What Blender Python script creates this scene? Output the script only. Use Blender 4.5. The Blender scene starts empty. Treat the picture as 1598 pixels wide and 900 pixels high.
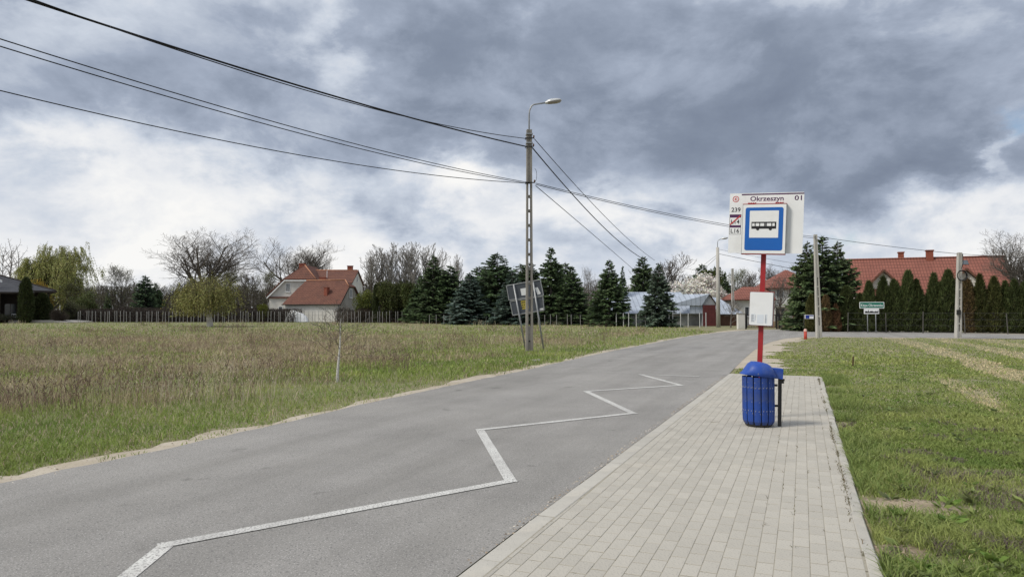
import bpy, bmesh, math, random
import numpy as np
from mathutils import Vector, Matrix

# ------------------------------------------------------------------ camera, sky, sun, exposure
SC = bpy.context.scene
COL = SC.collection
FPX, HOR, CAMH = 1100.0, 486.0, 1.55            # focal length in photo pixels, horizon row, eye height
PITCH = math.atan((HOR - 450.0) / FPX)
cam_d = bpy.data.cameras.new('camera'); cam = bpy.data.objects.new('camera', cam_d); COL.objects.link(cam)
cam_d.sensor_width = 36.0; cam_d.lens = FPX / 1598.0 * 36.0
cam_d.clip_start = 0.1; cam_d.clip_end = 6000
cam.location = (0, 0, CAMH); cam.rotation_euler = (math.pi / 2 + PITCH, 0, 0)
SC.camera = cam
SC.view_settings.view_transform = 'Standard'; SC.view_settings.look = 'None'
SC.view_settings.gamma = 1.0; SC.view_settings.use_curve_mapping = False
EXPO = 1.06
SC.cycles.max_bounces = 5; SC.cycles.diffuse_bounces = 3; SC.cycles.glossy_bounces = 2; SC.cycles.transmission_bounces = 2
SC.view_settings.exposure = EXPO
SUN_EL, SUN_AZ = math.radians(46), math.radians(-112)    # azimuth measured from +Y towards +X (sun to the left, a little behind)
sun_d = bpy.data.lights.new('sun', 'SUN'); sun = bpy.data.objects.new('sun', sun_d); COL.objects.link(sun)
sun_d.energy = 1.5; sun_d.angle = math.radians(15); sun_d.color = (1.0, 0.94, 0.84)
sd = Vector((math.sin(SUN_AZ) * math.cos(SUN_EL), math.cos(SUN_AZ) * math.cos(SUN_EL), math.sin(SUN_EL)))
sun.rotation_euler = sd.to_track_quat('Z', 'Y').to_euler(); sun.location = (-40, -10, 60)

def build_world():
    w = bpy.data.worlds.new('World'); SC.world = w; w.use_nodes = True
    nt = w.node_tree; nt.nodes.clear(); N = nt.nodes; L = nt.links
    def val(x):
        n = N.new('ShaderNodeValue'); n.outputs[0].default_value = x; return n.outputs[0]
    def M(op, a, b=None, c=None):
        n = N.new('ShaderNodeMath'); n.operation = op
        for i, x in enumerate((a, b, c)):
            if x is None: continue
            if isinstance(x, (int, float)): n.inputs[i].default_value = x
            else: L.new(x, n.inputs[i])
        return n.outputs[0]
    def mapr(x, a, b, c=0.0, d=1.0, smooth=True):
        n = N.new('ShaderNodeMapRange'); n.interpolation_type = 'SMOOTHSTEP' if smooth else 'LINEAR'
        L.new(x, n.inputs[0])
        for i, v in enumerate((a, b, c, d)): n.inputs[1 + i].default_value = v
        return n.outputs[0]
    def comb(x, y, z):
        n = N.new('ShaderNodeCombineXYZ')
        for i, v in enumerate((x, y, z)):
            if isinstance(v, (int, float)): n.inputs[i].default_value = v
            else: L.new(v, n.inputs[i])
        return n.outputs[0]
    def noise(vec, scale, detail, rough=0.55, dist=0.0):
        n = N.new('ShaderNodeTexNoise'); L.new(vec, n.inputs['Vector'])
        n.inputs['Scale'].default_value = scale; n.inputs['Detail'].default_value = detail
        n.inputs['Roughness'].default_value = rough; n.inputs['Distortion'].default_value = dist
        return n.outputs[0]
    tc = N.new('ShaderNodeTexCoord'); sp = N.new('ShaderNodeSeparateXYZ'); L.new(tc.outputs['Generated'], sp.inputs[0])
    x, y, z = sp.outputs
    zc = M('MAXIMUM', z, 0.0)
    az = M('ARCTAN2', x, y); el = M('ARCSINE', zc)
    inv = M('DIVIDE', 1.0, M('ADD', zc, 0.30))
    P = comb(M('MULTIPLY', x, inv), M('MULTIPLY', y, inv), M('MULTIPLY', zc, 1.2))
    n1 = noise(P, 1.5, 4, 0.50, 0.3)
    Q = comb(x, y, M('MULTIPLY', zc, 1.75))
    n2 = noise(Q, 5.2, 10, 0.60, 0.25)
    n3 = noise(Q, 15.0, 8, 0.60, 0.2)
    w1 = noise(Q, 5.0, 7, 0.6); w2 = noise(comb(M('ADD', x, 7.3), y, M('MULTIPLY', zc, 1.5)), 5.0, 7, 0.6)
    azw = M('ADD', az, M('MULTIPLY', M('SUBTRACT', w1, 0.5), 0.34))
    elw = M('ADD', el, M('MULTIPLY', M('SUBTRACT', w2, 0.5), 0.17))
    def gauss(px, py, sx, sy):
        a0 = math.atan((px - 799) / FPX); e0 = math.atan((HOR - py) / FPX * math.cos(a0))
        a = M('MULTIPLY', M('SUBTRACT', azw, a0), FPX / sx); e = M('MULTIPLY', M('SUBTRACT', elw, e0), FPX / sy)
        return M('EXPONENT', M('MULTIPLY', M('ADD', M('MULTIPLY', a, a), M('MULTIPLY', e, e)), -1.0))
    D = val(0.35)
    for px, py, sx, sy, wt in CLOUDS:
        D = M('ADD', D, M('MULTIPLY', gauss(px, py, sx, sy), wt))
    D = M('ADD', D, M('MULTIPLY', M('SUBTRACT', n1, 0.5), 0.45))
    D = M('ADD', D, M('ADD', M('MULTIPLY', M('SUBTRACT', n2, 0.5), 0.45), M('MULTIPLY', M('SUBTRACT', mapr(n2, 0.40, 0.60), 0.5), 0.17)))
    D = M('ADD', D, M('MULTIPLY', M('SUBTRACT', n3, 0.5), 0.42))
    D = M('SUBTRACT', D, mapr(el, 0.02, 0.22, 0.17, 0.0))
    cr = N.new('ShaderNodeValToRGB'); L.new(M('MULTIPLY', D, 0.72), cr.inputs[0]); r = cr.color_ramp
    k = 1.0 / 2 ** EXPO
    stops = [(0.0, (.95, .945, .93)), (0.12, (.81, .828, .86)), (0.25, (.59, .645, .735)), (0.40, (.37, .425, .53)), (0.60, (.24, .285, .37)), (0.88, (.165, .20, .275))]
    while len(r.elements) < len(stops): r.elements.new(0.5)
    for e_, (p_, c_) in zip(r.elements, stops):
        e_.position = p_; e_.color = tuple(v * k for v in c_) + (1,)
    B = val(0.0)
    for px, py, sx, sy, wt in BLUES:
        B = M('ADD', B, M('MULTIPLY', gauss(px, py, sx, sy), wt))
    gap = mapr(M('ADD', M('ADD', B, M('ADD', M('MULTIPLY', M('SUBTRACT', n2, 0.5), 0.45), M('MULTIPLY', M('SUBTRACT', mapr(n2, 0.40, 0.60), 0.5), 0.17))), M('MULTIPLY', M('SUBTRACT', 0.5, n1), 0.5)), 0.42, 0.85, 0.0, 0.8)
    sky = N.new('ShaderNodeTexSky'); sky.sky_type = 'NISHITA'; sky.sun_disc = False
    sky.sun_elevation = SUN_EL; sky.sun_rotation = SUN_AZ
    b1 = N.new('ShaderNodeBackground'); L.new(sky.outputs[0], b1.inputs[0]); b1.inputs[1].default_value = 0.055
    b2 = N.new('ShaderNodeBackground'); L.new(cr.outputs[0], b2.inputs[0]); b2.inputs[1].default_value = 1.0
    mx = N.new('ShaderNodeMixShader'); L.new(gap, mx.inputs[0]); L.new(b2.outputs[0], mx.inputs[1]); L.new(b1.outputs[0], mx.inputs[2])
    out = N.new('ShaderNodeOutputWorld'); L.new(mx.outputs[0], out.inputs[0])
    w.cycles.sampling_method = 'MANUAL'; w.cycles.sample_map_resolution = 512
# cloud masses: photo column, row of the centre, widths, weight (+ darker, - brighter)
CLOUDS = [(1130, 185, 360, 110, .46), (900, 50, 330, 100, .20), (130, 125, 300, 60, .36), (330, 35, 260, 60, .20),
          (650, 150, 160, 80, .28), (500, 75, 40, 80, -.20), (560, 240, 160, 26, .22), (1460, 262, 190, 38, .44),
          (230, 300, 330, 90, -.16), (720, 264, 75, 30, -.42), (960, 335, 200, 32, -.18), (1440, 338, 180, 34, -.18),
          (1596, 240, 24, 34, -.40), (640, 345, 130, 22, .16), (60, 400, 180, 40, -.18), (1050, 375, 160, 18, .12), (1480, 120, 180, 80, .16)]
BLUES = [(1596, 190, 40, 45, .65), (1120, 350, 70, 20, .6), (1335, 352, 90, 20, .6), (170, 352, 140, 16, .45), (1500, 150, 60, 40, .15)]
build_world()

# ------------------------------------------------------------------ projection helpers (photo pixel -> place)
def ray(px, py):
    u = (px - 799.0) / FPX; v = (450.0 - py) / FPX
    return Vector((u, math.cos(PITCH) - v * math.sin(PITCH), math.sin(PITCH) + v * math.cos(PITCH)))
def gnd(px, py, z=0.0):
    d = ray(px, py); t = (z - CAMH) / d.z
    return Vector((d.x * t, d.y * t, z))
def at(px, py, Y):
    d = ray(px, py); t = Y / d.y
    return Vector((d.x * t, Y, CAMH + d.z * t))

# ------------------------------------------------------------------ object helpers
def link(o, parent=None):
    COL.objects.link(o)
    if parent is not None: o.parent = parent
    return o
def tag(o, label=None, cat=None, group=None, kind=None):
    if label: o['label'] = label
    if cat: o['category'] = cat
    if group: o['group'] = group
    if kind: o['kind'] = kind
    return o
def empty(name, loc=(0, 0, 0), rz=0.0, label=None, cat=None, group=None):
    o = bpy.data.objects.new(name, None); o.empty_display_size = 0.2; o.location = loc; o.rotation_euler = (0, 0, rz)
    link(o); return tag(o, label, cat, group)
class MB:
    def __init__(s): s.v = []; s.f = []; s.m = []
    def add(s, vs, fs, mi=0):
        b = len(s.v); s.v += [tuple(v) for v in vs]; s.f += [tuple(b + i for i in f) for f in fs]; s.m += [mi] * len(fs); return s
    def box(s, x0, x1, y0, y1, z0, z1, mi=0, ch=0.0):
        if ch <= 0:
            vs = [(x, y, z) for z in (z0, z1) for y in (y0, y1) for x in (x0, x1)]
            return s.add(vs, [(0, 2, 3, 1), (4, 5, 7, 6), (0, 1, 5, 4), (2, 6, 7, 3), (0, 4, 6, 2), (1, 3, 7, 5)], mi)
        c = ch
        vs = [(x0, y0, z0), (x1, y0, z0), (x1, y1, z0), (x0, y1, z0), (x0, y0, z1 - c), (x1, y0, z1 - c), (x1, y1, z1 - c), (x0, y1, z1 - c),
              (x0 + c, y0 + c, z1), (x1 - c, y0 + c, z1), (x1 - c, y1 - c, z1), (x0 + c, y1 - c, z1)]
        fs = [(0, 3, 2, 1)] + [(i, (i + 1) % 4, 4 + (i + 1) % 4, 4 + i) for i in range(4)] + [(4 + i, 4 + (i + 1) % 4, 8 + (i + 1) % 4, 8 + i) for i in range(4)] + [(8, 9, 10, 11)]
        return s.add(vs, fs, mi)
    def quad(s, a, b, c, d, mi=0): return s.add([a, b, c, d], [(0, 1, 2, 3)], mi)
    def poly(s, pts, mi=0): return s.add(pts, [tuple(range(len(pts)))], mi)
    def slab(s, pts, th, mi=0):
        """a flat polygon given a thickness along minus its normal"""
        p = [Vector(q) for q in pts]; n = Vector((0, 0, 0))
        for i in range(len(p)):
            a, b = p[i], p[(i + 1) % len(p)]; n += a.cross(b)
        n.normalize(); q = [v - n * th for v in p]; k = len(p)
        return s.add(p + q, [tuple(range(k)), tuple(range(2 * k - 1, k - 1, -1))] + [(i, k + i, k + (i + 1) % k, (i + 1) % k) for i in range(k)], mi)
    def prism(s, prof, y0, y1, mi=0):
        """profile in x,z extruded along y"""
        k = len(prof)
        vs = [(x, y0, z) for x, z in prof] + [(x, y1, z) for x, z in prof]
        return s.add(vs, [tuple(range(k)), tuple(range(2 * k - 1, k - 1, -1))] + [(i, k + i, k + (i + 1) % k, (i + 1) % k) for i in range(k)], mi)
    def tube(s, pts, r, n=8, mi=0, caps=True):
        pts = [Vector(p) for p in pts]; rs = r if isinstance(r, (list, tuple)) else [r] * len(pts)
        rings = []; up = Vector((0.13, 0.21, 1)).normalized()
        for i, p in enumerate(pts):
            d = (pts[min(i + 1, len(pts) - 1)] - pts[max(i - 1, 0)]).normalized()
            a = d.cross(up)
            if a.length < 0.05: a = d.cross(Vector((1, 0, 0)))
            a.normalize(); b = d.cross(a)
            rings.append([p + (a * math.cos(2 * math.pi * k / n) + b * math.sin(2 * math.pi * k / n)) * rs[i] for k in range(n)])
        vs = [v for rg in rings for v in rg]; fs = []
        for i in range(len(pts) - 1):
            for k in range(n): fs.append((i * n + k, i * n + (k + 1) % n, (i + 1) * n + (k + 1) % n, (i + 1) * n + k))
        if caps: fs += [tuple(range(n))[::-1], tuple((len(pts) - 1) * n + k for k in range(n))]
        return s.add(vs, fs, mi)
    def lattice(s, xs, zs, solid, y0, y1, mi=0):
        """one connected slab in x,z made of the solid cells of a grid"""
        nx, nz = len(xs), len(zs); b = len(s.v); id_ = lambda i, j, k: b + (k * nz + j) * nx + i
        s.v += [(x, y, z) for y in (y0, y1) for z in zs for x in xs]; S = lambda i, j: 0 <= i < nx - 1 and 0 <= j < nz - 1 and solid(i, j)
        for i in range(nx - 1):
            for j in range(nz - 1):
                if not S(i, j): continue
                c = [(i, j), (i + 1, j), (i + 1, j + 1), (i, j + 1)]; f = [tuple(id_(*q, 0) for q in c), tuple(id_(*q, 1) for q in c[::-1])]
                for (p, q), (di, dj) in zip(((0, 1), (1, 2), (2, 3), (3, 0)), ((0, -1), (1, 0), (0, 1), (-1, 0))):
                    if not S(i + di, j + dj): f.append((id_(*c[p], 0), id_(*c[p], 1), id_(*c[q], 1), id_(*c[q], 0)))
                s.f += f; s.m += [mi] * len(f)
        return s
    def islands(s):
        par = list(range(len(s.v)))
        def find(a):
            while par[a] != a: par[a] = par[par[a]]; a = par[a]
            return a
        for f in s.f:
            r = find(f[0])
            for q in f[1:]: par[find(q)] = r
        groups = {}
        for f, m in zip(s.f, s.m): groups.setdefault(find(f[0]), []).append((f, m))
        out = []
        for g in groups.values():
            n = MB(); mp = {}
            for f, m in g:
                for q in f:
                    if q not in mp: mp[q] = len(n.v); n.v.append(s.v[q])
                n.f.append(tuple(mp[q] for q in f)); n.m.append(m)
            out.append(n)
        return out
    def lathe(s, prof, n=24, a0=0.0, a1=2 * math.pi, mi=0, close=True):
        vs = []; fs = []; full = abs(a1 - a0 - 2 * math.pi) < 1e-6; m = n if full else n + 1
        for r, z in prof:
            for k in range(m):
                a = a0 + (a1 - a0) * k / n; vs.append((r * math.cos(a), r * math.sin(a), z))
        for i in range(len(prof) - 1):
            for k in range(n):
                fs.append((i * m + k, i * m + (k + 1) % m, (i + 1) * m + (k + 1) % m, (i + 1) * m + k))
        return s.add(vs, fs, mi)
    def xf(s, M4, start=0):
        for i in range(start, len(s.v)): s.v[i] = tuple(M4 @ Vector(s.v[i]))
        return s
    def mesh(s, name, mats, smooth=False):
        me = bpy.data.meshes.new(name); me.from_pydata(s.v, [], s.f)
        for m in (mats if isinstance(mats, (list, tuple)) else [mats]): me.materials.append(m)
        if max(s.m, default=0) > 0: me.polygons.foreach_set('material_index', s.m)
        if smooth: me.polygons.foreach_set('use_smooth', [True] * len(me.polygons))
        me.update()
        bm = bmesh.new(); bm.from_mesh(me); bmesh.ops.recalc_face_normals(bm, faces=bm.faces); bm.to_mesh(me); bm.free()
        return me
    def build(s, name, mats, parent=None, smooth=False):
        return link(bpy.data.objects.new(name, s.mesh(name, mats, smooth)), parent)
def smooth_by_angle(o, deg=35):
    me = o.data; me.polygons.foreach_set('use_smooth', [True] * len(me.polygons))
    bm = bmesh.new(); bm.from_mesh(me)
    for e in bm.edges:
        e.smooth = not (len(e.link_faces) == 2 and e.calc_face_angle(0) > math.radians(deg))
    bm.to_mesh(me); bm.free(); return o
def text_mesh(name, body, size, mat, parent=None, loc=(0, 0, 0), align='LEFT', bold=0.0, sx=1.0, thick=0.0008):
    c = bpy.data.curves.new(name + '_curve', 'FONT'); c.body = body; c.size = size; c.align_x = align; c.extrude = thick; c.offset = bold; c.resolution_u = 3
    t = bpy.data.objects.new(name + '_tmp', c); COL.objects.link(t)
    me = bpy.data.meshes.new_from_object(t.evaluated_get(bpy.context.evaluated_depsgraph_get()))
    COL.objects.unlink(t); bpy.data.objects.remove(t); bpy.data.curves.remove(c)
    me.name = name; me.materials.clear(); me.materials.append(mat)
    me.transform(Matrix.Diagonal((sx, 1, 1, 1))); me.transform(Matrix.Rotation(math.pi / 2, 4, 'X'))
    o = link(bpy.data.objects.new(name, me), parent); o.location = loc
    return o

# ------------------------------------------------------------------ materials
MATS = {}
def material(name, c1, c2=None, rough=0.8, scale=6.0, detail=6.0, bump=0.0, bscale=None, metal=0.0, spec=0.3, speck=None, contrast=(0.35, 0.65), island=0.0, stretch=(1, 1, 1), stain=None):
    """two tones mixed by noise in object space, optional specks, stains, bump and per-piece variation"""
    if name in MATS: return MATS[name]
    m = bpy.data.materials.new(name); m.use_nodes = True; nt = m.node_tree; N = nt.nodes; L = nt.links
    bs = N['Principled BSDF']; bs.inputs['Roughness'].default_value = rough; bs.inputs['Metallic'].default_value = metal
    bs.inputs['Specular IOR Level'].default_value = spec
    tc = N.new('ShaderNodeTexCoord'); mp = N.new('ShaderNodeMapping'); mp.inputs['Scale'].default_value = stretch
    L.new(tc.outputs['Object'], mp.inputs[0])
    def noise(sc, det=detail, rg=0.6):
        n = N.new('ShaderNodeTexNoise'); L.new(mp.outputs[0], n.inputs['Vector']); n.inputs['Scale'].default_value = sc
        n.inputs['Detail'].default_value = det; n.inputs['Roughness'].default_value = rg; return n.outputs[0]
    def mapr(x, a, b, c=0.0, d=1.0):
        n = N.new('ShaderNodeMapRange'); L.new(x, n.inputs[0])
        for i, v in enumerate((a, b, c, d)): n.inputs[1 + i].default_value = v
        return n.outputs[0]
    def mix(f, a, b, mode='MIX'):
        n = N.new('ShaderNodeMix'); n.data_type = 'RGBA'; n.blend_type = mode
        if isinstance(f, float): n.inputs[0].default_value = f
        else: L.new(f, n.inputs[0])
        for i, v in ((6, a), (7, b)):
            if isinstance(v, tuple): n.inputs[i].default_value = v + (1,)
            else: L.new(v, n.inputs[i])
        return n.outputs[2]
    c2 = c2 or tuple(v * 0.8 for v in c1)
    col = mix(mapr(noise(scale), contrast[0], contrast[1]), c1, c2)
    if stain:
        sc_, cs_, lo_, hi_, amt_ = stain
        col = mix(mapr(noise(sc_, 5), lo_, hi_, 0.0, amt_), col, cs_)
    if speck:
        sc_, cs_, lo_, hi_ = speck
        col = mix(mapr(noise(sc_, 2, 0.5), lo_, hi_), col, cs_)
    if island > 0:
        g = N.new('ShaderNodeNewGeometry'); oi = N.new('ShaderNodeObjectInfo')
        ad = N.new('ShaderNodeMath'); ad.operation = 'ADD'; L.new(g.outputs['Random Per Island'], ad.inputs[0]); L.new(oi.outputs['Random'], ad.inputs[1])
        fr = N.new('ShaderNodeMath'); fr.operation = 'FRACT'; L.new(ad.outputs[0], fr.inputs[0])
        hs = N.new('ShaderNodeHueSaturation'); L.new(col, hs.inputs['Color']); L.new(mapr(fr.outputs[0], 0, 1, 1 - island, 1 + island), hs.inputs['Value']); col = hs.outputs[0]
    L.new(col, bs.inputs['Base Color'])
    if bump > 0:
        b = N.new('ShaderNodeBump'); b.inputs['Strength'].default_value = 1.0; b.inputs['Distance'].default_value = bump
        L.new(noise(bscale or scale * 6, 4), b.inputs['Height']); L.new(b.outputs[0], bs.inputs['Normal'])
    MATS[name] = m; return m
def leaf_material(name, trans=0.25, rough=0.6):
    """colour from the plant's own per-leaf colour attribute, tinted by object colour"""
    if name in MATS: return MATS[name]
    m = bpy.data.materials.new(name); m.use_nodes = True; nt = m.node_tree; N = nt.nodes; L = nt.links
    bs = N['Principled BSDF']; bs.inputs['Roughness'].default_value = rough; bs.inputs['Specular IOR Level'].default_value = 0.2
    at_ = N.new('ShaderNodeAttribute'); at_.attribute_name = 'Col'; oi = N.new('ShaderNodeObjectInfo')
    mx = N.new('ShaderNodeMix'); mx.data_type = 'RGBA'; mx.blend_type = 'MULTIPLY'; mx.inputs[0].default_value = 1.0
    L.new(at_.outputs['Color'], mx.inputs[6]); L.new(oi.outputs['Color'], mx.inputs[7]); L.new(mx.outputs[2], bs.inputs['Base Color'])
    if trans > 0:
        tr = N.new('ShaderNodeBsdfTranslucent'); L.new(mx.outputs[2], tr.inputs[0])
        ms = N.new('ShaderNodeMixShader'); ms.inputs[0].default_value = trans; L.new(bs.outputs[0], ms.inputs[1]); L.new(tr.outputs[0], ms.inputs[2])
        L.new(ms.outputs[0], N['Material Output'].inputs[0])
    MATS[name] = m; return m
def add_rows(m, period, axis='Z', depth=0.02, dark=0.55, period2=None, axis2='X', duty=0.85):
    """courses (roof tiles, sheet ribs) as fine relief and joint colour on a material made above"""
    nt = m.node_tree; N = nt.nodes; L = nt.links; bs = N['Principled BSDF']
    tc = N.new('ShaderNodeTexCoord'); sp = N.new('ShaderNodeSeparateXYZ'); L.new(tc.outputs['Object'], sp.inputs[0])
    def saw(ax, per):
        a = N.new('ShaderNodeMath'); a.operation = 'DIVIDE'; L.new(sp.outputs[ax], a.inputs[0]); a.inputs[1].default_value = per
        f = N.new('ShaderNodeMath'); f.operation = 'FRACT'; L.new(a.outputs[0], f.inputs[0]); return f.outputs[0]
    s = saw(axis, period); g = N.new('ShaderNodeMath'); g.operation = 'GREATER_THAN'; L.new(s, g.inputs[0]); g.inputs[1].default_value = duty
    fac = g.outputs[0]
    if period2:
        s2 = saw(axis2, period2); g2 = N.new('ShaderNodeMath'); g2.operation = 'GREATER_THAN'; L.new(s2, g2.inputs[0]); g2.inputs[1].default_value = duty
        mxm = N.new('ShaderNodeMath'); mxm.operation = 'MAXIMUM'; L.new(g.outputs[0], mxm.inputs[0]); L.new(g2.outputs[0], mxm.inputs[1]); fac = mxm.outputs[0]
    src = bs.inputs['Base Color'].links[0].from_socket
    mx = N.new('ShaderNodeMix'); mx.data_type = 'RGBA'; mx.blend_type = 'MULTIPLY'; L.new(fac, mx.inputs[0]); L.new(src, mx.inputs[6])
    mx.inputs[7].default_value = (dark, dark, dark, 1); L.new(mx.outputs[2], bs.inputs['Base Color'])
    b = N.new('ShaderNodeBump'); b.inputs['Distance'].default_value = depth; b.invert = True; L.new(fac, b.inputs['Height']); L.new(b.outputs[0], bs.inputs['Normal'])
    return m
# ------------------------------------------------------------------ plant geometry (numpy)
def value_noise(x, y, scale, seed=0):
    rs = np.random.RandomState(seed); G = rs.rand(64, 64)
    u = x / scale; v = y / scale; i = np.floor(u).astype(int); j = np.floor(v).astype(int); fu = u - i; fv = v - j
    fu = fu * fu * (3 - 2 * fu); fv = fv * fv * (3 - 2 * fv)
    g = lambda a, b: G[a % 64, b % 64]
    return (g(i, j) * (1 - fu) + g(i + 1, j) * fu) * (1 - fv) + (g(i, j + 1) * (1 - fu) + g(i + 1, j + 1) * fu) * fv
def fbm(x, y, scale, seed=0, o=4):
    s = 0; a = 0.5; t = 0
    for k in range(o): s = s + a * value_noise(x, y, scale / 2 ** k, seed + k); t += a; a *= 0.55
    return s / t
def np_mesh(name, V, F, mats, C=None, mi=None, smooth=False):
    me = bpy.data.meshes.new(name); V = np.asarray(V, np.float32); F = np.asarray(F, np.int32); k = F.shape[1]
    me.vertices.add(len(V)); me.vertices.foreach_set('co', V.ravel())
    me.loops.add(F.size); me.loops.foreach_set('vertex_index', F.ravel())
    me.polygons.add(len(F)); me.polygons.foreach_set('loop_start', np.arange(0, F.size, k, dtype=np.int32)); me.polygons.foreach_set('loop_total', np.full(len(F), k, np.int32))
    for m in (mats if isinstance(mats, (list, tuple)) else [mats]): me.materials.append(m)
    if mi is not None: me.polygons.foreach_set('material_index', np.asarray(mi, np.int32))
    if smooth: me.polygons.foreach_set('use_smooth', np.ones(len(F), bool))
    if C is not None:
        a = me.color_attributes.new('Col', 'FLOAT_COLOR', 'POINT'); a.data.foreach_set('color', np.concatenate([C, np.ones((len(C), 1))], 1).astype(np.float32).ravel())
    me.update(); me.validate(); return me
def unit(a): return a / np.maximum(np.linalg.norm(a, axis=-1, keepdims=True), 1e-9)
def leaf_tris(P, D, Ln, Wd, C, rs):
    """one pointed triangle for each leaf or needle spray"""
    n = len(P); D = unit(D); r = unit(np.cross(D, unit(rs.normal(size=(n, 3)))))
    Ln = np.broadcast_to(Ln, (n,))[:, None]; Wd = np.broadcast_to(Wd, (n,))[:, None]
    V = np.stack([P - r * Wd * 0.5, P + r * Wd * 0.5, P + D * Ln], 1).reshape(-1, 3)
    return V, np.arange(3 * n).reshape(n, 3), np.repeat(C, 3, 0)
def leaf_quads(P, D, Ln, Wd, C, rs):
    n = len(P); D = unit(D); r = unit(np.cross(D, unit(rs.normal(size=(n, 3)))))
    Ln = np.broadcast_to(Ln, (n,))[:, None]; Wd = np.broadcast_to(Wd, (n,))[:, None]
    V = np.stack([P, P + D * Ln * .45 + r * Wd * .5, P + D * Ln, P + D * Ln * .45 - r * Wd * .5], 1).reshape(-1, 3)
    b = np.arange(n)[:, None] * 4
    return V, np.concatenate([b + np.array([[0, 1, 2]]), b + np.array([[0, 2, 3]])], 0), np.repeat(C, 4, 0)
def tubes_np(segs, n=3):
    S = np.array(segs, float); p0, p1, r0, r1 = S[:, 0:3], S[:, 3:6], S[:, 6], S[:, 7]
    d = unit(p1 - p0); a = np.cross(d, np.array([0.31, 0.17, 0.93])); a = unit(a); b = np.cross(d, a)
    V = []
    for p, r in ((p0, r0), (p1, r1)):
        for k in range(n):
            t = 2 * math.pi * k / n; V.append(p + (a * math.cos(t) + b * math.sin(t)) * r[:, None])
    V = np.stack(V, 1).reshape(-1, 3); base = np.arange(len(S))[:, None] * 2 * n; F = []
    for k in range(n):
        k2 = (k + 1) % n
        F.append(base + np.array([[k, k2, n + k2]])); F.append(base + np.array([[k, n + k2, n + k]]))
    return V, np.concatenate(F, 0)
def grow(seed, H, trunk, kids, ratio, angle, up, r0, wob=0.16, minr=0.012, taper=0.6, start=0.35, thick_lv=2, vary=(.65, 1.25), rk=.62, tip0=0.6, dome=0.0):
    """bare branching skeleton: returns (thick segments, fine segments, fine tips)"""
    rnd = random.Random(seed); thick, fine, tips = [], [], []
    def branch(p, d, length, r, lv):
        n = 5 if lv == 0 else 4 if lv < 3 else 3
        pts = [p]; rr = [r]; dirs = [d]
        for i in range(n):
            d = (d + Vector((rnd.gauss(0, wob * (1 if lv else .3)), rnd.gauss(0, wob * (1 if lv else .3)), rnd.gauss(0, wob) + (up if lv > 0 else 0.35)))).normalized()
            p = p + d * (length / n); pts.append(p); dirs.append(d); rr.append(max(minr, r * (1 - (taper if lv else max(taper, tip0)) * (i + 1) / n)))
        for i in range(n):
            (thick if lv < thick_lv else fine).append((*pts[i], *pts[i + 1], rr[i], rr[i + 1]))
        if lv >= len(kids): tips.append((pts[-1], d)); return
        k = kids[lv]
        for j in range(k):
            f = (start if lv == 0 else 0.22) + (1 - (start if lv == 0 else 0.22)) * (j + rnd.random()) / k
            i = min(n - 1, int(f * n)); q = pts[i].lerp(pts[i + 1], f * n - i)
            ax = dirs[i + 1].orthogonal().normalized(); ax.rotate(Matrix.Rotation(j * 2.4 + rnd.random() * 1.2, 3, dirs[i + 1]))
            a = math.radians(angle * rnd.uniform(*(vary if lv == 0 else (.65, 1.25)))) * (1.15 - 0.45 * f if lv == 0 else 1)
            nd = (dirs[i + 1] * math.cos(a) + ax * math.sin(a)).normalized()
            branch(q, nd, length * (ratio[min(lv, len(ratio) - 1)] if isinstance(ratio, tuple) else ratio) * rnd.uniform(0.7, 1.2) * (1.25 - 0.5 * f) * (1 - dome * (1 - math.cos(min(a, 1.5))) if lv == 0 else 1), max(minr, (rr[i] * rk)), lv + 1)
    branch(Vector((0, 0, -0.1)), Vector((0, 0, 1)), trunk, r0, 0)
    z = max(max(s[5] for s in fine), 1e-3); k = H / z
    sc = lambda L: [tuple(v * k for v in s[:6]) + (s[6], s[7]) for s in L]
    return sc(thick), sc(fine), [(t[0] * k, t[1]) for t in tips]
PROTO = {}
def add_proto(key, parts, V):
    """parts: list of (part name, mesh); V decides the proto's height and width"""
    V = np.asarray(V); PROTO[key] = (parts, float(V[:, 2].max()), float(np.mean([np.percentile(V[:, i], 99) - np.percentile(V[:, i], 1) for i in (0, 1)])))
BARK = lambda: material('bark', (.155, .138, .122), (.10, .088, .078), 0.95, 9, bump=0.01)
def jitter(c, n, rs, a=0.25):
    c = np.asarray(c); v = 1 + (rs.rand(n, 1) - .5) * 2 * a; h = 1 + (rs.rand(n, 3) - .5) * a * .5
    return np.clip(c[None] * v * h, 0, 1)
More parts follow.
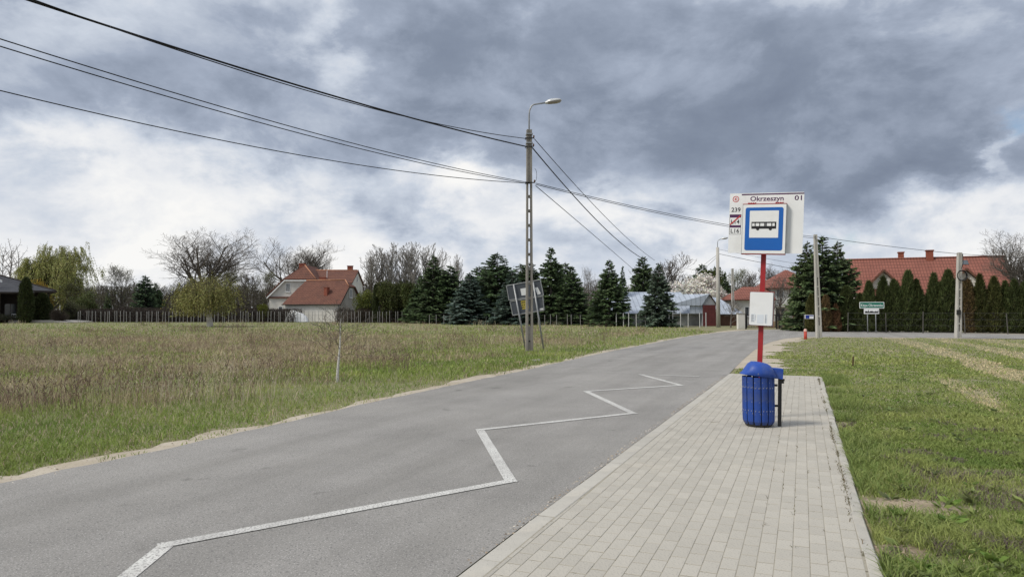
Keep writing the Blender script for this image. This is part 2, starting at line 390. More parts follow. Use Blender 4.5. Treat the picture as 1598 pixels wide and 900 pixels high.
def proto_bare(key, seed, H, trunk, kids, ratio, angle, up, r0, bark=None, twig=None, minr=0.013, start=0.35, leaf=None, wob=0.16, **kw):
    th, fi, tips = grow(seed, H, trunk, kids, ratio, angle, up, r0, minr=minr, start=start, wob=wob, **kw)
    V1, F1 = tubes_np(th, 7); V2, F2 = tubes_np(fi, 3); parts = [('trunk', np_mesh(key + '_trunk', V1, F1, bark or BARK(), smooth=True))]
    rs = np.random.RandomState(seed)
    if leaf:
        col, per, ln, wd = leaf; P = np.repeat(np.array([t[0] for t in tips]), per, 0); P = P + rs.normal(size=P.shape) * ln * 1.3
        D = rs.normal(size=P.shape) + np.array([0, 0, -.2]); C = jitter(col, len(P), rs, .35)
        Vl, Fl, Cl = leaf_quads(P, D, ln * (0.6 + rs.rand(len(P)) * .7), wd, C, rs)
        tw = np.tile(np.array([[.10, .088, .075]]), (len(V2), 1))
        V = np.concatenate([V2, Vl]); F = np.concatenate([F2, Fl + len(V2)]); C = np.concatenate([tw, Cl])
        parts.append(('crown', np_mesh(key + '_crown', V, F, leaf_material('leaf'), C)))
    else:
        parts.append(('crown', np_mesh(key + '_crown', V2, F2, twig or BARK())))
    add_proto(key, parts, V2)
def core_mesh(prof, n=12, rs=None, col=(.012, .018, .010)):
    vs = []; fs = []
    for r, z in prof:
        for k in range(n):
            a = 2 * math.pi * k / n; q = r * (1 + (rs.rand() - .5) * .25); vs.append((q * math.cos(a), q * math.sin(a), z))
    for i in range(len(prof) - 1):
        for k in range(n):
            a, b, c, d = i * n + k, i * n + (k + 1) % n, (i + 1) * n + (k + 1) % n, (i + 1) * n + k
            fs += [(a, b, c), (a, c, d)]
    return np.array(vs), np.array(fs), np.tile(np.array([col]), (len(vs), 1))
def cat(*parts):
    V = []; F = []; C = []; b = 0
    for v, f, c in parts: V.append(v); F.append(f + b); C.append(c); b += len(v)
    return np.concatenate(V), np.concatenate(F), np.concatenate(C)
def proto_spruce(key, seed, H=10.0, R=2.4, col=(.045, .062, .034), droop=0.32, whorl=0.36, ragged=0.22, power=0.85, base=0.25, tip=(.06, .085, .04), nb=10):
    rs = np.random.RandomState(seed); P = []; D = []; L_ = []; W_ = []; C = []; segs = []; z = base
    while z < H * 0.985:
        f = z / H; rad = R * (1 - f) ** power + 0.12
        for b in range(nb if f < .8 else 6):
            a = rs.rand() * 2 * math.pi; rl = rad * (1 + (rs.rand() - .5) * 2 * ragged); zz = z + (rs.rand() - .5) * whorl
            dr = np.array([math.cos(a), math.sin(a), 0.0]); slope = -droop + 1.1 * droop * f * 1.6
            e = np.array([0, 0, zz]) + dr * rl + np.array([0, 0, slope * rl + .12 * rl]); segs.append((0, 0, zz, *e, .03, .008))
            n = max(7, int(rl * 19)); t = 0.18 + 0.82 * rs.rand(n) ** .75; side = np.array([-dr[1], dr[0], 0.0]); sg = np.where(rs.rand(n) < .5, 1, -1)
            pos = np.array([0, 0, zz])[None] + dr[None] * (rl * t)[:, None] + np.array([0, 0, 1.0])[None] * (slope * rl * t + .12 * rl * t ** 3)[:, None]
            w = (0.16 + 0.34 * (1 - t)) * rl
            d = dr[None] * .75 + side[None] * (sg * (0.35 + .6 * rs.rand(n)))[:, None] + np.array([0, 0, 1.0])[None] * (rs.normal(size=n) * .22 - .22)[:, None]
            P.append(pos); D.append(d); L_.append(np.clip(w, .16, .62) * (.7 + .6 * rs.rand(n))); W_.append(np.full(n, .17) + .09 * rs.rand(n))
            cc = jitter(col, n, rs, .3); tipm = (t > .82)[:, None]; C.append(2.5 * np.where(tipm, jitter(tip, n, rs, .3), cc))
        z += whorl * (1.15 - .45 * f)
    P.append(np.stack([np.zeros(24), np.zeros(24), np.linspace(H * .93, H, 24)], 1)); D.append(rs.normal(size=(24, 3)) * .5 + np.array([0, 0, 1.0])); L_.append(np.full(24, .3)); W_.append(np.full(24, .07)); C.append(jitter(tip, 24, rs))
    V, F, Cc = leaf_tris(np.concatenate(P), np.concatenate(D), np.concatenate(L_), np.concatenate(W_), np.concatenate(C), rs)
    V2, F2 = tubes_np(segs, 3)
    V, F, Cc = cat((V, F, Cc), (V2, F2, np.tile(np.array([[.06, .045, .035]]), (len(V2), 1))))
    Vt, Ft = tubes_np([(0, 0, -.1, 0, 0, H * .5, R * .07 + .03, R * .045), (0, 0, H * .5, 0, 0, H * .97, R * .045, .015)], 7)
    add_proto(key, [('trunk', np_mesh(key + '_trunk', Vt, Ft, BARK(), smooth=True)), ('crown', np_mesh(key + '_crown', V, F, leaf_material('needle', .12), Cc))], V)
def proto_column(key, seed, H=5.0, R=.62, col=(.058, .074, .028), n=6500, pointed=0.55):
    """clipped or natural columnar thuja"""
    rs = np.random.RandomState(seed); f = rs.rand(n) ** .85; a = rs.rand(n) * 2 * math.pi
    prof = lambda f: np.minimum(1, (f * 6 + .55)) * np.clip(1 - np.clip((f - .35) / .65, 0, 1) ** 1.9, 0.0, 1) ** pointed
    lump = 1 + .13 * np.sin(a * 3 + f * 9 + seed) + .10 * np.sin(a * 5 - f * 17 + seed) + .35 * (fbm(a * 2 + 20, f * H * 1.6 + seed * 7, 1.0, seed) - .5)
    depth = 1 - .30 * rs.rand(n) ** 2
    r = R * prof(f) * lump * depth; P = np.stack([r * np.cos(a), r * np.sin(a), f * H * .96], 1)
    D = np.stack([np.cos(a) * .45, np.sin(a) * .45, np.full(n, .9)], 1) + rs.normal(size=(n, 3)) * .36
    C = 1.25 * jitter(col, n, rs, .38) * (0.8 + .4 * fbm(a * 1.3, f * H, .7, seed))[:, None]
    lf = leaf_tris(P, D, (.16 + .24 * rs.rand(n) ** 2), .085, C, rs)
    zz = np.linspace(0.0, .97, 14); cr = core_mesh([(float(R * .74 * prof(np.array([t]))[0]), float(t * H * .95)) for t in zz], 12, rs, (.026, .026, .016))  # solid twig-dark core, added so no light shows through the sprays
    V, F, Cc = cat(lf, cr); Vt, Ft = tubes_np([(0, 0, -.1, 0, 0, H * .5, .07, .04)], 6)
    add_proto(key, [('trunk', np_mesh(key + '_trunk', Vt, Ft, BARK())), ('crown', np_mesh(key + '_crown', V, F, leaf_material('needle', .12), Cc))], V)
def proto_bush(key, seed, H=3.0, R=2.0, col=(.07, .075, .035), n=4500, twigs=500, lobes=9, ln=.16, wd=.09, twigcol=(.085, .068, .055), gap=.35):
    """rounded loose shrub: leafy lobes over a fan of twigs"""
    rs = np.random.RandomState(seed); P = []; C = []
    cs = [(rs.normal() * R * .42, rs.normal() * R * .42, H * (.25 + .5 * rs.rand()), R * (.3 + .25 * rs.rand())) for _ in range(lobes)]
    for cx, cy, cz, cr in cs:
        m = n // lobes; d = unit(rs.normal(size=(m, 3))); rr = cr * rs.rand(m) ** gap
        q = np.array([cx, cy, cz]) + d * rr[:, None] * np.array([1, 1, .85]); P.append(q); C.append(jitter(np.asarray(col) * (.75 + .5 * rs.rand()), m, rs, .35))
    P = np.concatenate(P); C = np.concatenate(C); ok = (P[:, 2] > .02); P = P[ok]; C = C[ok]
    lf = leaf_quads(P, rs.normal(size=P.shape) + np.array([0, 0, .25]), ln * (.6 + .8 * rs.rand(len(P))), wd, C, rs)
    segs = []
    for _ in range(twigs):
        c = cs[rs.randint(lobes)]; e = np.array([c[0], c[1], c[2]]) + unit(rs.normal(size=3)) * c[3] * (.6 + .6 * rs.rand()); e[2] = max(e[2], .1)
        b = np.array([rs.normal() * .15 * R, rs.normal() * .15 * R, 0]); mid = (b + e) / 2 + np.array([0, 0, .12 * H]) + rs.normal(size=3) * .1
        segs += [(*b, *mid, .018, .013), (*mid, *e, .013, .007)]
    V2, F2 = tubes_np(segs, 3); lt = (V2, F2, np.tile(np.array([twigcol]), (len(V2), 1)))
    V, F, Cc = cat(lf, lt)
    add_proto(key, [('crown', np_mesh(key + '_crown', V, F, leaf_material('leaf'), Cc))], V)
def place(key, name, label, cat_, px, Y, top, width, tint=(1, 1, 1), group=None, rz=None, base_z=0.0, lean=0.0, rnd=random.Random(5)):
    """stand a plant so that it shows at photo column px, reaching row top, width pixels across, at distance Y"""
    parts, ph, pw = PROTO[key]; d = at(px, HOR, Y); h = at(px, top, Y).z - base_z; w = width / FPX * Y
    o = empty(name, (d.x, Y, base_z), rnd.uniform(0, 6.28) if rz is None else rz, label, cat_, group)
    o.scale = (w / pw, w / pw, h / ph)
    if lean: o.rotation_euler = (rnd.gauss(0, lean), rnd.gauss(0, lean), o.rotation_euler[2])
    for pn, me in parts:
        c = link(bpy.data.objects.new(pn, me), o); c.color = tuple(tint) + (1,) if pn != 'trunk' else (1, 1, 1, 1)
    return o
# ------------------------------------------------------------------ ground, road, pavement
E_AL = Vector((0.3807, 0.9247, 0)); N_LF = Vector((-0.9247, 0.3807, 0)); R0 = Vector((2.16, 4.17, 0)); S_END = 13.3
def pav(s, w, z=0.0):                                   # along the pavement, across it from its field edge
    p = R0 + E_AL * s + N_LF * w; p.z = z; return p
def pav_w(s): return 2.29 - 0.0135 * max(s, 0)          # width narrows a little
road_left = [gnd(*q) for q in [(0, 754.6), (144, 726), (255, 702), (375, 675), (480, 652.5), (545, 635.5), (650, 613.7), (740, 594), (815, 579), (875, 565.6), (920, 555.5), (955, 548), (1003, 538.5), (1050, 529.5), (1081, 524), (1125, 518.5)]]
d0 = (road_left[0] - road_left[2]).normalized()
road_left = [road_left[0] + d0 * 40, road_left[0] + d0 * 12] + road_left
def rough_edge(pts, step, amp, seed):
    r_ = random.Random(seed); out = [pts[0]]
    for a, b in zip(pts, pts[1:]):
        n = max(1, int((b - a).length / step)); d = (b - a).normalized(); nn = Vector((-d.y, d.x, 0))
        out += [a.lerp(b, (i + 1) / n) + nn * r_.gauss(0, amp) for i in range(n)]
    return out
road_left = road_left[:1] + rough_edge(road_left[1:], .28, .016, 2)
road_far = [gnd(*q) for q in [(1165, 515.2), (1205, 514.3), (1245, 514.6), (1290, 515.8), (1380, 517.4), (1480, 519.4), (1598, 521.6)]]
df = (road_far[-1] - road_far[-3]).normalized(); road_far.append(road_far[-1] + df * 70)
road_right = [gnd(*q) for q in [(1598, 528.8), (1490, 527.4), (1373, 526.2), (1290, 525.4), (1250, 526.0), (1223, 528.8), (1204, 533.5), (1190, 539), (1177, 546.5), (1160, 561), (1146, 575)]]
dr_ = (road_right[0] - road_right[2]).normalized(); road_right = [road_right[0] + dr_ * 70] + road_right
road_pad = [pav(s, pav_w(s)) for s in (13.6, 12, 8, 4, 0, -6, -20, -44)]
ROADPOLY = road_left + road_far + road_right + road_pad
M_asph = material('asphalt', (.275, .265, .252), (.232, .224, .213), 0.9, 1.1, bump=0.004, bscale=160, spec=0.25, speck=(95, (.44, .43, .415), .57, .67), stain=(.35, (.315, .303, .286), .45, .70, .7))
def extra_dark_specks(m, scale, col, lo, hi):
    nt = m.node_tree; N = nt.nodes; L = nt.links; bs = N['Principled BSDF']; src = bs.inputs['Base Color'].links[0].from_socket
    tc = N.new('ShaderNodeTexCoord'); n = N.new('ShaderNodeTexNoise'); L.new(tc.outputs['Object'], n.inputs['Vector']); n.inputs['Scale'].default_value = scale; n.inputs['Detail'].default_value = 3
    r = N.new('ShaderNodeMapRange'); L.new(n.outputs[0], r.inputs[0]); r.inputs[1].default_value = lo; r.inputs[2].default_value = hi
    mx = N.new('ShaderNodeMix'); mx.data_type = 'RGBA'; L.new(r.outputs[0], mx.inputs[0]); L.new(src, mx.inputs[6]); mx.inputs[7].default_value = tuple(col) + (1,)
    L.new(mx.outputs[2], bs.inputs['Base Color']); return m
def road_wear(m):
    """tyre-polished bands along the road, and tar-dark blots"""
    nt = m.node_tree; N = nt.nodes; L = nt.links; bs = N['Principled BSDF']
    def mth(op, a, b=None):
        n = N.new('ShaderNodeMath'); n.operation = op
        for i, v in enumerate((a, b)):
            if v is None: continue
            if isinstance(v, (int, float)): n.inputs[i].default_value = v
            else: L.new(v, n.inputs[i])
        return n.outputs[0]
    tc = N.new('ShaderNodeTexCoord'); sp = N.new('ShaderNodeSeparateXYZ'); L.new(tc.outputs['Object'], sp.inputs[0])
    ac = mth('ADD', mth('MULTIPLY', sp.outputs[0], -.9247), mth('MULTIPLY', sp.outputs[1], .3807)); al = mth('ADD', mth('MULTIPLY', sp.outputs[0], .3807), mth('MULTIPLY', sp.outputs[1], .9247))
    cb = N.new('ShaderNodeCombineXYZ'); L.new(mth('MULTIPLY', ac, 1.0), cb.inputs[0]); L.new(mth('MULTIPLY', al, .07), cb.inputs[1])
    n = N.new('ShaderNodeTexNoise'); L.new(cb.outputs[0], n.inputs['Vector']); n.inputs['Scale'].default_value = 1.5; n.inputs['Detail'].default_value = 4
    def mul(fac_socket, lo, hi, c):
        r = N.new('ShaderNodeMapRange'); L.new(fac_socket, r.inputs[0]); r.inputs[1].default_value = lo; r.inputs[2].default_value = hi
        src = bs.inputs['Base Color'].links[0].from_socket; mx = N.new('ShaderNodeMix'); mx.data_type = 'RGBA'; mx.blend_type = 'MULTIPLY'; L.new(r.outputs[0], mx.inputs[0]); L.new(src, mx.inputs[6]); mx.inputs[7].default_value = (c, c, c * .99, 1); L.new(mx.outputs[2], bs.inputs['Base Color'])
    mul(n.outputs[0], .42, .66, .83)
    b = N.new('ShaderNodeTexNoise'); L.new(tc.outputs['Object'], b.inputs['Vector']); b.inputs['Scale'].default_value = 2.2; b.inputs['Detail'].default_value = 3; mul(b.outputs[0], .68, .74, .70)
road_wear(M_asph)
extra_dark_specks(M_asph, 64, (.145, .142, .14), .565, .67)
M_sand = material('sand', (.47, .42, .345), (.38, .33, .265), 0.95, 1.6, bump=0.012, bscale=30, speck=(45, (.28, .23, .17), .60, .70), stain=(.9, (.36, .31, .23), .5, .66, .8))
M_soil = material('soil', (.255, .20, .14), (.18, .145, .10), 0.95, 3, bump=0.02, bscale=24, speck=(30, (.36, .29, .21), .55, .66))
M_turf = material('turf', (.20, .20, .10), (.24, .21, .135), 0.95, .35, bump=0.03, bscale=9, speck=(7, (.155, .17, .07), .50, .62), stain=(.11, (.25, .21, .145), .48, .60, .75))
g = MB()
BIG = 2600.0
g.quad((-BIG, -BIG, 0), (BIG, -BIG, 0), (BIG, BIG, 0), (-BIG, BIG, 0))
tag(g.build('ground', M_turf), 'flat meadow ground on both sides of the road', 'ground', kind='structure')
def in_poly(x, y, poly):
    ins = np.zeros(len(x), bool); k = len(poly)
    for i in range(k):
        x0, y0 = poly[i][0], poly[i][1]; x1, y1 = poly[(i + 1) % k][0], poly[(i + 1) % k][1]
        c = ((y0 > y) != (y1 > y)) & (x < (x1 - x0) * (y - y0) / (y1 - y0 + 1e-12) + x0); ins ^= c
    return ins
def resample(pts, step):
    out = [pts[0]]
    for a, b in zip(pts, pts[1:]):
        n = max(1, int((b - a).length / step))
        out += [a.lerp(b, (i + 1) / n) for i in range(n)]
    return out
rnd = random.Random(11)
# sandy shoulders: ragged strips just below the asphalt
def shoulder(name, line, side, wmin, wmax, label, z=0.006, over=0.25, seed=1):
    L_ = resample(line, 0.22); m = MB(); outer = []
    rr = random.Random(seed); ph = [rr.random() * 9 for _ in range(4)]
    for i, p in enumerate(L_):
        d = (L_[min(i + 1, len(L_) - 1)] - L_[max(i - 1, 0)]).normalized(); n = Vector((-d.y, d.x, 0)) * side
        s_ = i * .22; w = wmin + (wmax - wmin) * (.5 + .22 * math.sin(s_ * .7 + ph[0]) + .16 * math.sin(s_ * 2.1 + ph[1]) + .14 * math.sin(s_ * 5.3 + ph[2])) + rr.uniform(-.09, .09)
        a = p - n * over; b = p + n * w; outer.append(b)
        m.v += [(a.x, a.y, z), (b.x, b.y, z)]
    for i in range(len(L_) - 1): m.f.append((2 * i, 2 * i + 1, 2 * i + 3, 2 * i + 2)); m.m.append(0)
    o = m.build(name, M_sand); tag(o, label, 'verge', kind='structure')
    inner = [p for p in L_]
    return inner + outer[::-1]
SAND1 = shoulder('sand_shoulder', road_left, 1, .08, .50, 'pale sand strip between the asphalt and the weedy meadow')
SAND2 = shoulder('sand_shoulder', road_right[1:], 1, .35, 1.5, 'bare sandy road edge beyond the pavement end', seed=4)
SAND3 = shoulder('sand_shoulder', [road_left[-1]] + road_far[:-1], 1, .5, 1.6, 'sandy strip along the far edge of the bend', seed=7)
ROADTESS = MB().poly([(p.x, p.y, 0.012) for p in ROADPOLY])
tag(ROADTESS.build('road', M_asph), 'grey asphalt road curving away to the right', 'road', kind='structure')
# zigzag bus stop marking
M_paint = material('road_paint', (.60, .60, .575), (.50, .495, .475), 0.8, 3, speck=(60, (.26, .252, .245), .515, .60), stain=(1.3, (.42, .415, .40), .52, .66, .8))
zig = [gnd(*q) for q in [(150, 942), (260, 853), (797, 752.5), (749, 672), (988, 646), (915, 611.5), (1063, 602), (1000, 585), (1088, 588)]]
zm = MB()
for i, (a, b) in enumerate(zip(zig, zig[1:])):
    d = (b - a).normalized(); n = Vector((-d.y, d.x, 0)) * .055; z = 0.016 + (i % 2) * .002
    a2 = a - d * .05; b2 = b + d * .05
    zm.quad(*[(q.x, q.y, z) for q in (a2 - n, b2 - n, b2 + n, a2 + n)])
tag(zm.build('road_marking', M_paint), 'white zigzag bus stop line painted on the asphalt', 'road marking', kind='structure')
# pavement: bedding, pavers, kerb and edging
M_bed = material('joint_sand', (.345, .32, .265), (.25, .23, .185), 0.95, 2.2, bump=0.004, speck=(26, (.15, .135, .10), .60, .68))
M_pav = material('paver_concrete', (.425, .402, .355), (.37, .35, .308), 0.9, 3.0, bump=0.003, bscale=110, island=0.06, speck=(95, (.27, .26, .24), .58, .70), stain=(.8, (.43, .40, .345), .48, .66, .6))
M_kerb = material('kerb_concrete', (.45, .432, .39), (.375, .358, .322), 0.9, 2.5, bump=0.003, bscale=90, island=0.06, speck=(60, (.28, .27, .25), .62, .72), stain=(1.1, (.52, .48, .41), .5, .64, .7))
TOP = 0.034
bm_ = MB(); ss = [-9, 0, 4, 8, S_END]
for a, b in zip(ss, ss[1:]):
    bm_.quad(pav(a, 0.05, TOP - .002), pav(b, 0.05, TOP - .002), pav(b, pav_w(b) - .1, TOP - .002), pav(a, pav_w(a) - .1, TOP - .002))
bm_.quad(pav(-9, .02, 0), pav(S_END, .02, 0), pav(S_END, .05, TOP - .002), pav(-9, .05, TOP - .002))
pavement = tag(bm_.build('pavement', M_bed), 'pale concrete block pavement at the bus stop', 'pavement', kind='structure')
PW, PL, GAP, GAPX = 0.1, 0.2, 0.004, 0.012
pm = MB().box(GAPX / 2, PL - GAPX / 2, GAP / 2, PW - GAP / 2, -.05, 0, ch=.0018).mesh('paver', M_pav)
cands = []; cut = []
EDGE, KERB = 0.085, 0.17
rot = math.atan2(E_AL.y, E_AL.x)
i = 0
while EDGE + (i + 1) * PW < 2.30:
    w0 = EDGE + i * PW; off = (i % 2) * PL / 2; s = -7.0 + off
    while s < S_END - 0.02:
        s1 = min(s + PL, S_END); lim = pav_w(s + .1) - KERB - .004
        if w0 + PW <= lim and s1 - s > .19: cands.append((s, w0))
        elif w0 < lim - .02 and s1 - s > .03: cut.append((s, s1, w0, min(w0 + PW, lim)))
        s += PL
    i += 1
def seen(s, w):
    p = pav(s + .1, w + .05, TOP); r = p - Vector((0, 0, CAMH)); fx = Vector((0, math.cos(PITCH), math.sin(PITCH))); fu = Vector((0, -math.sin(PITCH), math.cos(PITCH)))
    f = r.dot(fx)
    if f < .5: return False, 0
    return abs(r.x / f) < .735 and abs(r.dot(fu) / f) < .415, f
vis = sorted([(seen(*c)[1], c) for c in cands if seen(*c)[0]])
near = set(c for _, c in vis[:298])
rest = MB(); rr = random.Random(3)
def dz(): return max(-.0008, rr.gauss(0.0003, .0006)), rr.gauss(0, .004), rr.gauss(0, .0025)
for c in cands:
    s, w = c; z, tx, ty = dz(); base = pav(s, w, TOP + z)
    M4 = Matrix.Translation(base) @ Matrix.Rotation(rot, 4, 'Z') @ Matrix.Rotation(tx, 4, 'X') @ Matrix.Rotation(ty, 4, 'Y')
    if c in near:
        o = link(bpy.data.objects.new('paver', pm), pavement); o.matrix_local = M4
    else:
        k = len(rest.v); rest.box(GAPX / 2, PL - GAPX / 2, GAP / 2, PW - GAP / 2, -.05, 0, ch=.0018); rest.xf(M4, k)
for s, s1, w0, w1 in cut:
    k = len(rest.v); rest.box(GAPX / 2, s1 - s - GAPX / 2, GAP / 2, w1 - w0 - GAP / 2, -.05, 0, ch=.0018)
    rest.xf(Matrix.Translation(pav(s, w0, TOP + dz()[0])) @ Matrix.Rotation(rot, 4, 'Z'), k)
tag(rest.build('paver_field', M_pav, pavement), kind='stuff')
km = MB().prism([(0, -.12), (0, -.004), (.006, 0), (KERB - .035, 0), (KERB, -.03), (KERB, -.12)], .003, .997)
# kerb profile runs across (x) and along (y); one stone is a metre long
kmesh = km.mesh('kerb_stone', M_kerb)
emesh = MB().prism([(0, -.14), (0, -.008), (.008, 0), (.072, 0), (.08, -.008), (.08, -.14)], .003, .997).mesh('edging_stone', M_kerb)
ang = math.atan2(-E_AL.x, E_AL.y)
for j in range(-7, 13):
    s = j + .3
    o = link(bpy.data.objects.new('kerb_stone', kmesh), pavement)
    p = pav(s, pav_w(s) - KERB, TOP + rr.uniform(-.002, .003)); slope = math.atan(.0135 if s >= 0 else 0)
    o.matrix_local = Matrix.Translation(p) @ Matrix.Rotation(ang - slope, 4, 'Z') @ Matrix.Diagonal((-1, 1, 1, 1))
    e = link(bpy.data.objects.new('edging_stone', emesh), pavement)
    e.matrix_local = Matrix.Translation(pav(s, .08, TOP + .004 + rr.uniform(-.006, .01))) @ Matrix.Rotation(ang + rr.gauss(0, .008), 4, 'Z') @ Matrix.Rotation(rr.gauss(0, .02), 4, 'Y')
for j in range(2):
    e = link(bpy.data.objects.new('edging_stone', emesh), pavement)
    e.matrix_local = Matrix.Translation(pav(S_END + .085, 0.06 + j * 1.0, TOP - .006)) @ Matrix.Rotation(ang + math.pi / 2, 4, 'Z')
PAVPOLY = [pav(-9, -.02), pav(S_END + .1, -.02), pav(S_END + .1, pav_w(S_END)), pav(-9, pav_w(0))]
# mole hill of bare sand beside the pavement
def mound(name, c, rx, ry, h, rz, label, mat, seed):
    rs = np.random.RandomState(seed); n, k = 26, 9; V = [(0, 0, h)]; F = []
    for i in range(1, k + 1):
        for j in range(n):
            a = 2 * math.pi * j / n; r = i / k; q = 1 + .18 * math.sin(a * 3 + seed) + .12 * math.sin(a * 7 + 2 * seed) + rs.normal() * .03
            V.append((r * rx * q * math.cos(a), r * ry * q * math.sin(a), h * (math.cos(r * math.pi) * .5 + .5) * (1 + rs.normal() * .16) + .005 - (.02 if i == k else 0)))
    for j in range(n): F.append((0, 1 + j, 1 + (j + 1) % n))
    for i in range(k - 1):
        for j in range(n):
            a, b = 1 + i * n + j, 1 + i * n + (j + 1) % n; F += [(a, a + n, b + n), (a, b + n, b)]
    o = link(bpy.data.objects.new(name, np_mesh(name, V, F, mat, smooth=True))); o.location = (c.x, c.y, 0); o.rotation_euler = (0, 0, rz)
    return tag(o, label, 'soil', kind='structure')
MOUND_C = [(gnd(1430, 790), .50, .24, -.35), (gnd(1395, 860), .22, .13, -.2), (gnd(1362, 800), .18, .45, -.35)]
mound('sand_patch', MOUND_C[0][0], .52, .25, .03, -.35, 'bare sandy patch in the grass beside the pavement', material('dry_soil', (.36, .295, .215), (.25, .205, .15), .95, 5, bump=.02, bscale=30, speck=(40, (.18, .15, .10), .56, .66)), 3)
mound('soil_patch', MOUND_C[1][0], .26, .16, .008, -.2, 'trodden soil patch at the pavement edge', M_soil, 5)
mound('soil_patch', MOUND_C[2][0], .14, .45, .008, -.4, 'narrow worn soil strip beside the edging stones', M_soil, 8)

# ------------------------------------------------------------------ grass and weeds
M_blade = leaf_material('blade', .30, .55)
def polyarea_mask(x, y):
    return ~(in_poly(x, y, ROADPOLY) | in_poly(x, y, PAVPOLY))
def blades(x, y, h, w, lean, C, rs, z0=0.0):
    n = len(x); a = rs.rand(n) * 6.283; b = rs.rand(n) * 6.283
    P = np.stack([x, y, np.full(n, z0)], 1); side = np.stack([np.cos(a), np.sin(a), np.zeros(n)], 1) * (w * .5)[:, None]
    lv = np.stack([np.cos(b), np.sin(b), np.zeros(n)], 1) * (lean * h)[:, None]; up = np.array([[0, 0, 1.0]])
    m = P + up * (h * .55)[:, None] + lv * .3; t = P + up * h[:, None] * (1 - .25 * np.minimum(lean, 1))[:, None] + lv
    V = np.stack([P - side, P + side, m + side * .75, m - side * .75, t], 1).reshape(-1, 3); k = np.arange(n)[:, None] * 5
    F = np.concatenate([k + np.array([[0, 1, 2]]), k + np.array([[0, 2, 3]]), k + np.array([[3, 2, 4]])], 0)
    return V, F, np.repeat(C, 5, 0)
def sample_view(n, Y0, Y1, u0, u1, rs, p=1.0):
    """points of the ground spread over a wedge seen from the bus stop"""
    q = rs.rand(n); Y = 1.0 / (1 / Y0 + (1 / Y1 - 1 / Y0) * q) if p == 1.0 else (Y0 ** (1 - p) + (Y1 ** (1 - p) - Y0 ** (1 - p)) * q) ** (1 / (1 - p))
    X = (u0 + (u1 - u0) * rs.rand(n)) * Y
    return X, Y
def fade(y, Y0, Y1, rs):
    """let two densities of blades blend where their ranges meet"""
    return (rs.rand(len(y)) < np.clip((y - Y0) / (.35 * Y0) + (1 if Y0 < 8 and Y0 != 8 else 0), 0, 1)) & (rs.rand(len(y)) < np.clip((Y1 - y) / (.32 * Y1) + (1 if Y1 > 44 and Y1 not in (60, 62) else 0), 0, 1))
def mixc(a, b, t): return np.asarray(a)[None] * (1 - t[:, None]) + np.asarray(b)[None] * t[:, None]
def dist_line(x, y, line):
    d = np.full(len(x), 1e9)
    for a, b in zip(line, line[1:]):
        ax, ay, bx, by = a.x, a.y, b.x, b.y; L2 = (bx - ax) ** 2 + (by - ay) ** 2
        t = np.clip(((x - ax) * (bx - ax) + (y - ay) * (by - ay)) / L2, 0, 1)
        d = np.minimum(d, np.hypot(x - ax - t * (bx - ax), y - ay - t * (by - ay)))
    return d
def meadow_masks(x, y):
    """how brown the left meadow is at a place"""
    d = dist_line(x, y, road_left); nz = fbm(x, y, 9.0, 21); n2 = fbm(x, y, 2.4, 33); d0 = d; d = d + (fbm(x, y, 3.2, 71) - .5) * 5.0 * np.clip((d - 1) / 2, 0, 1)
    brown = np.clip((d - 2.6) / 2.0, 0, 1) * np.clip((nz * .75 + n2 * .75 - .66) / .16, 0, 1)
    band = np.exp(-((y - 32 - .28 * x) / 13.0) ** 2)                       # the belt of dry weeds
    brown = np.clip(brown * (.75 + .7 * band) + .30 * band * np.clip((d - 3.0) / 2.5, 0, 1), 0, 1)
    return d0, brown * np.clip(1.25 - (y - 30) / 60, .22, 1)
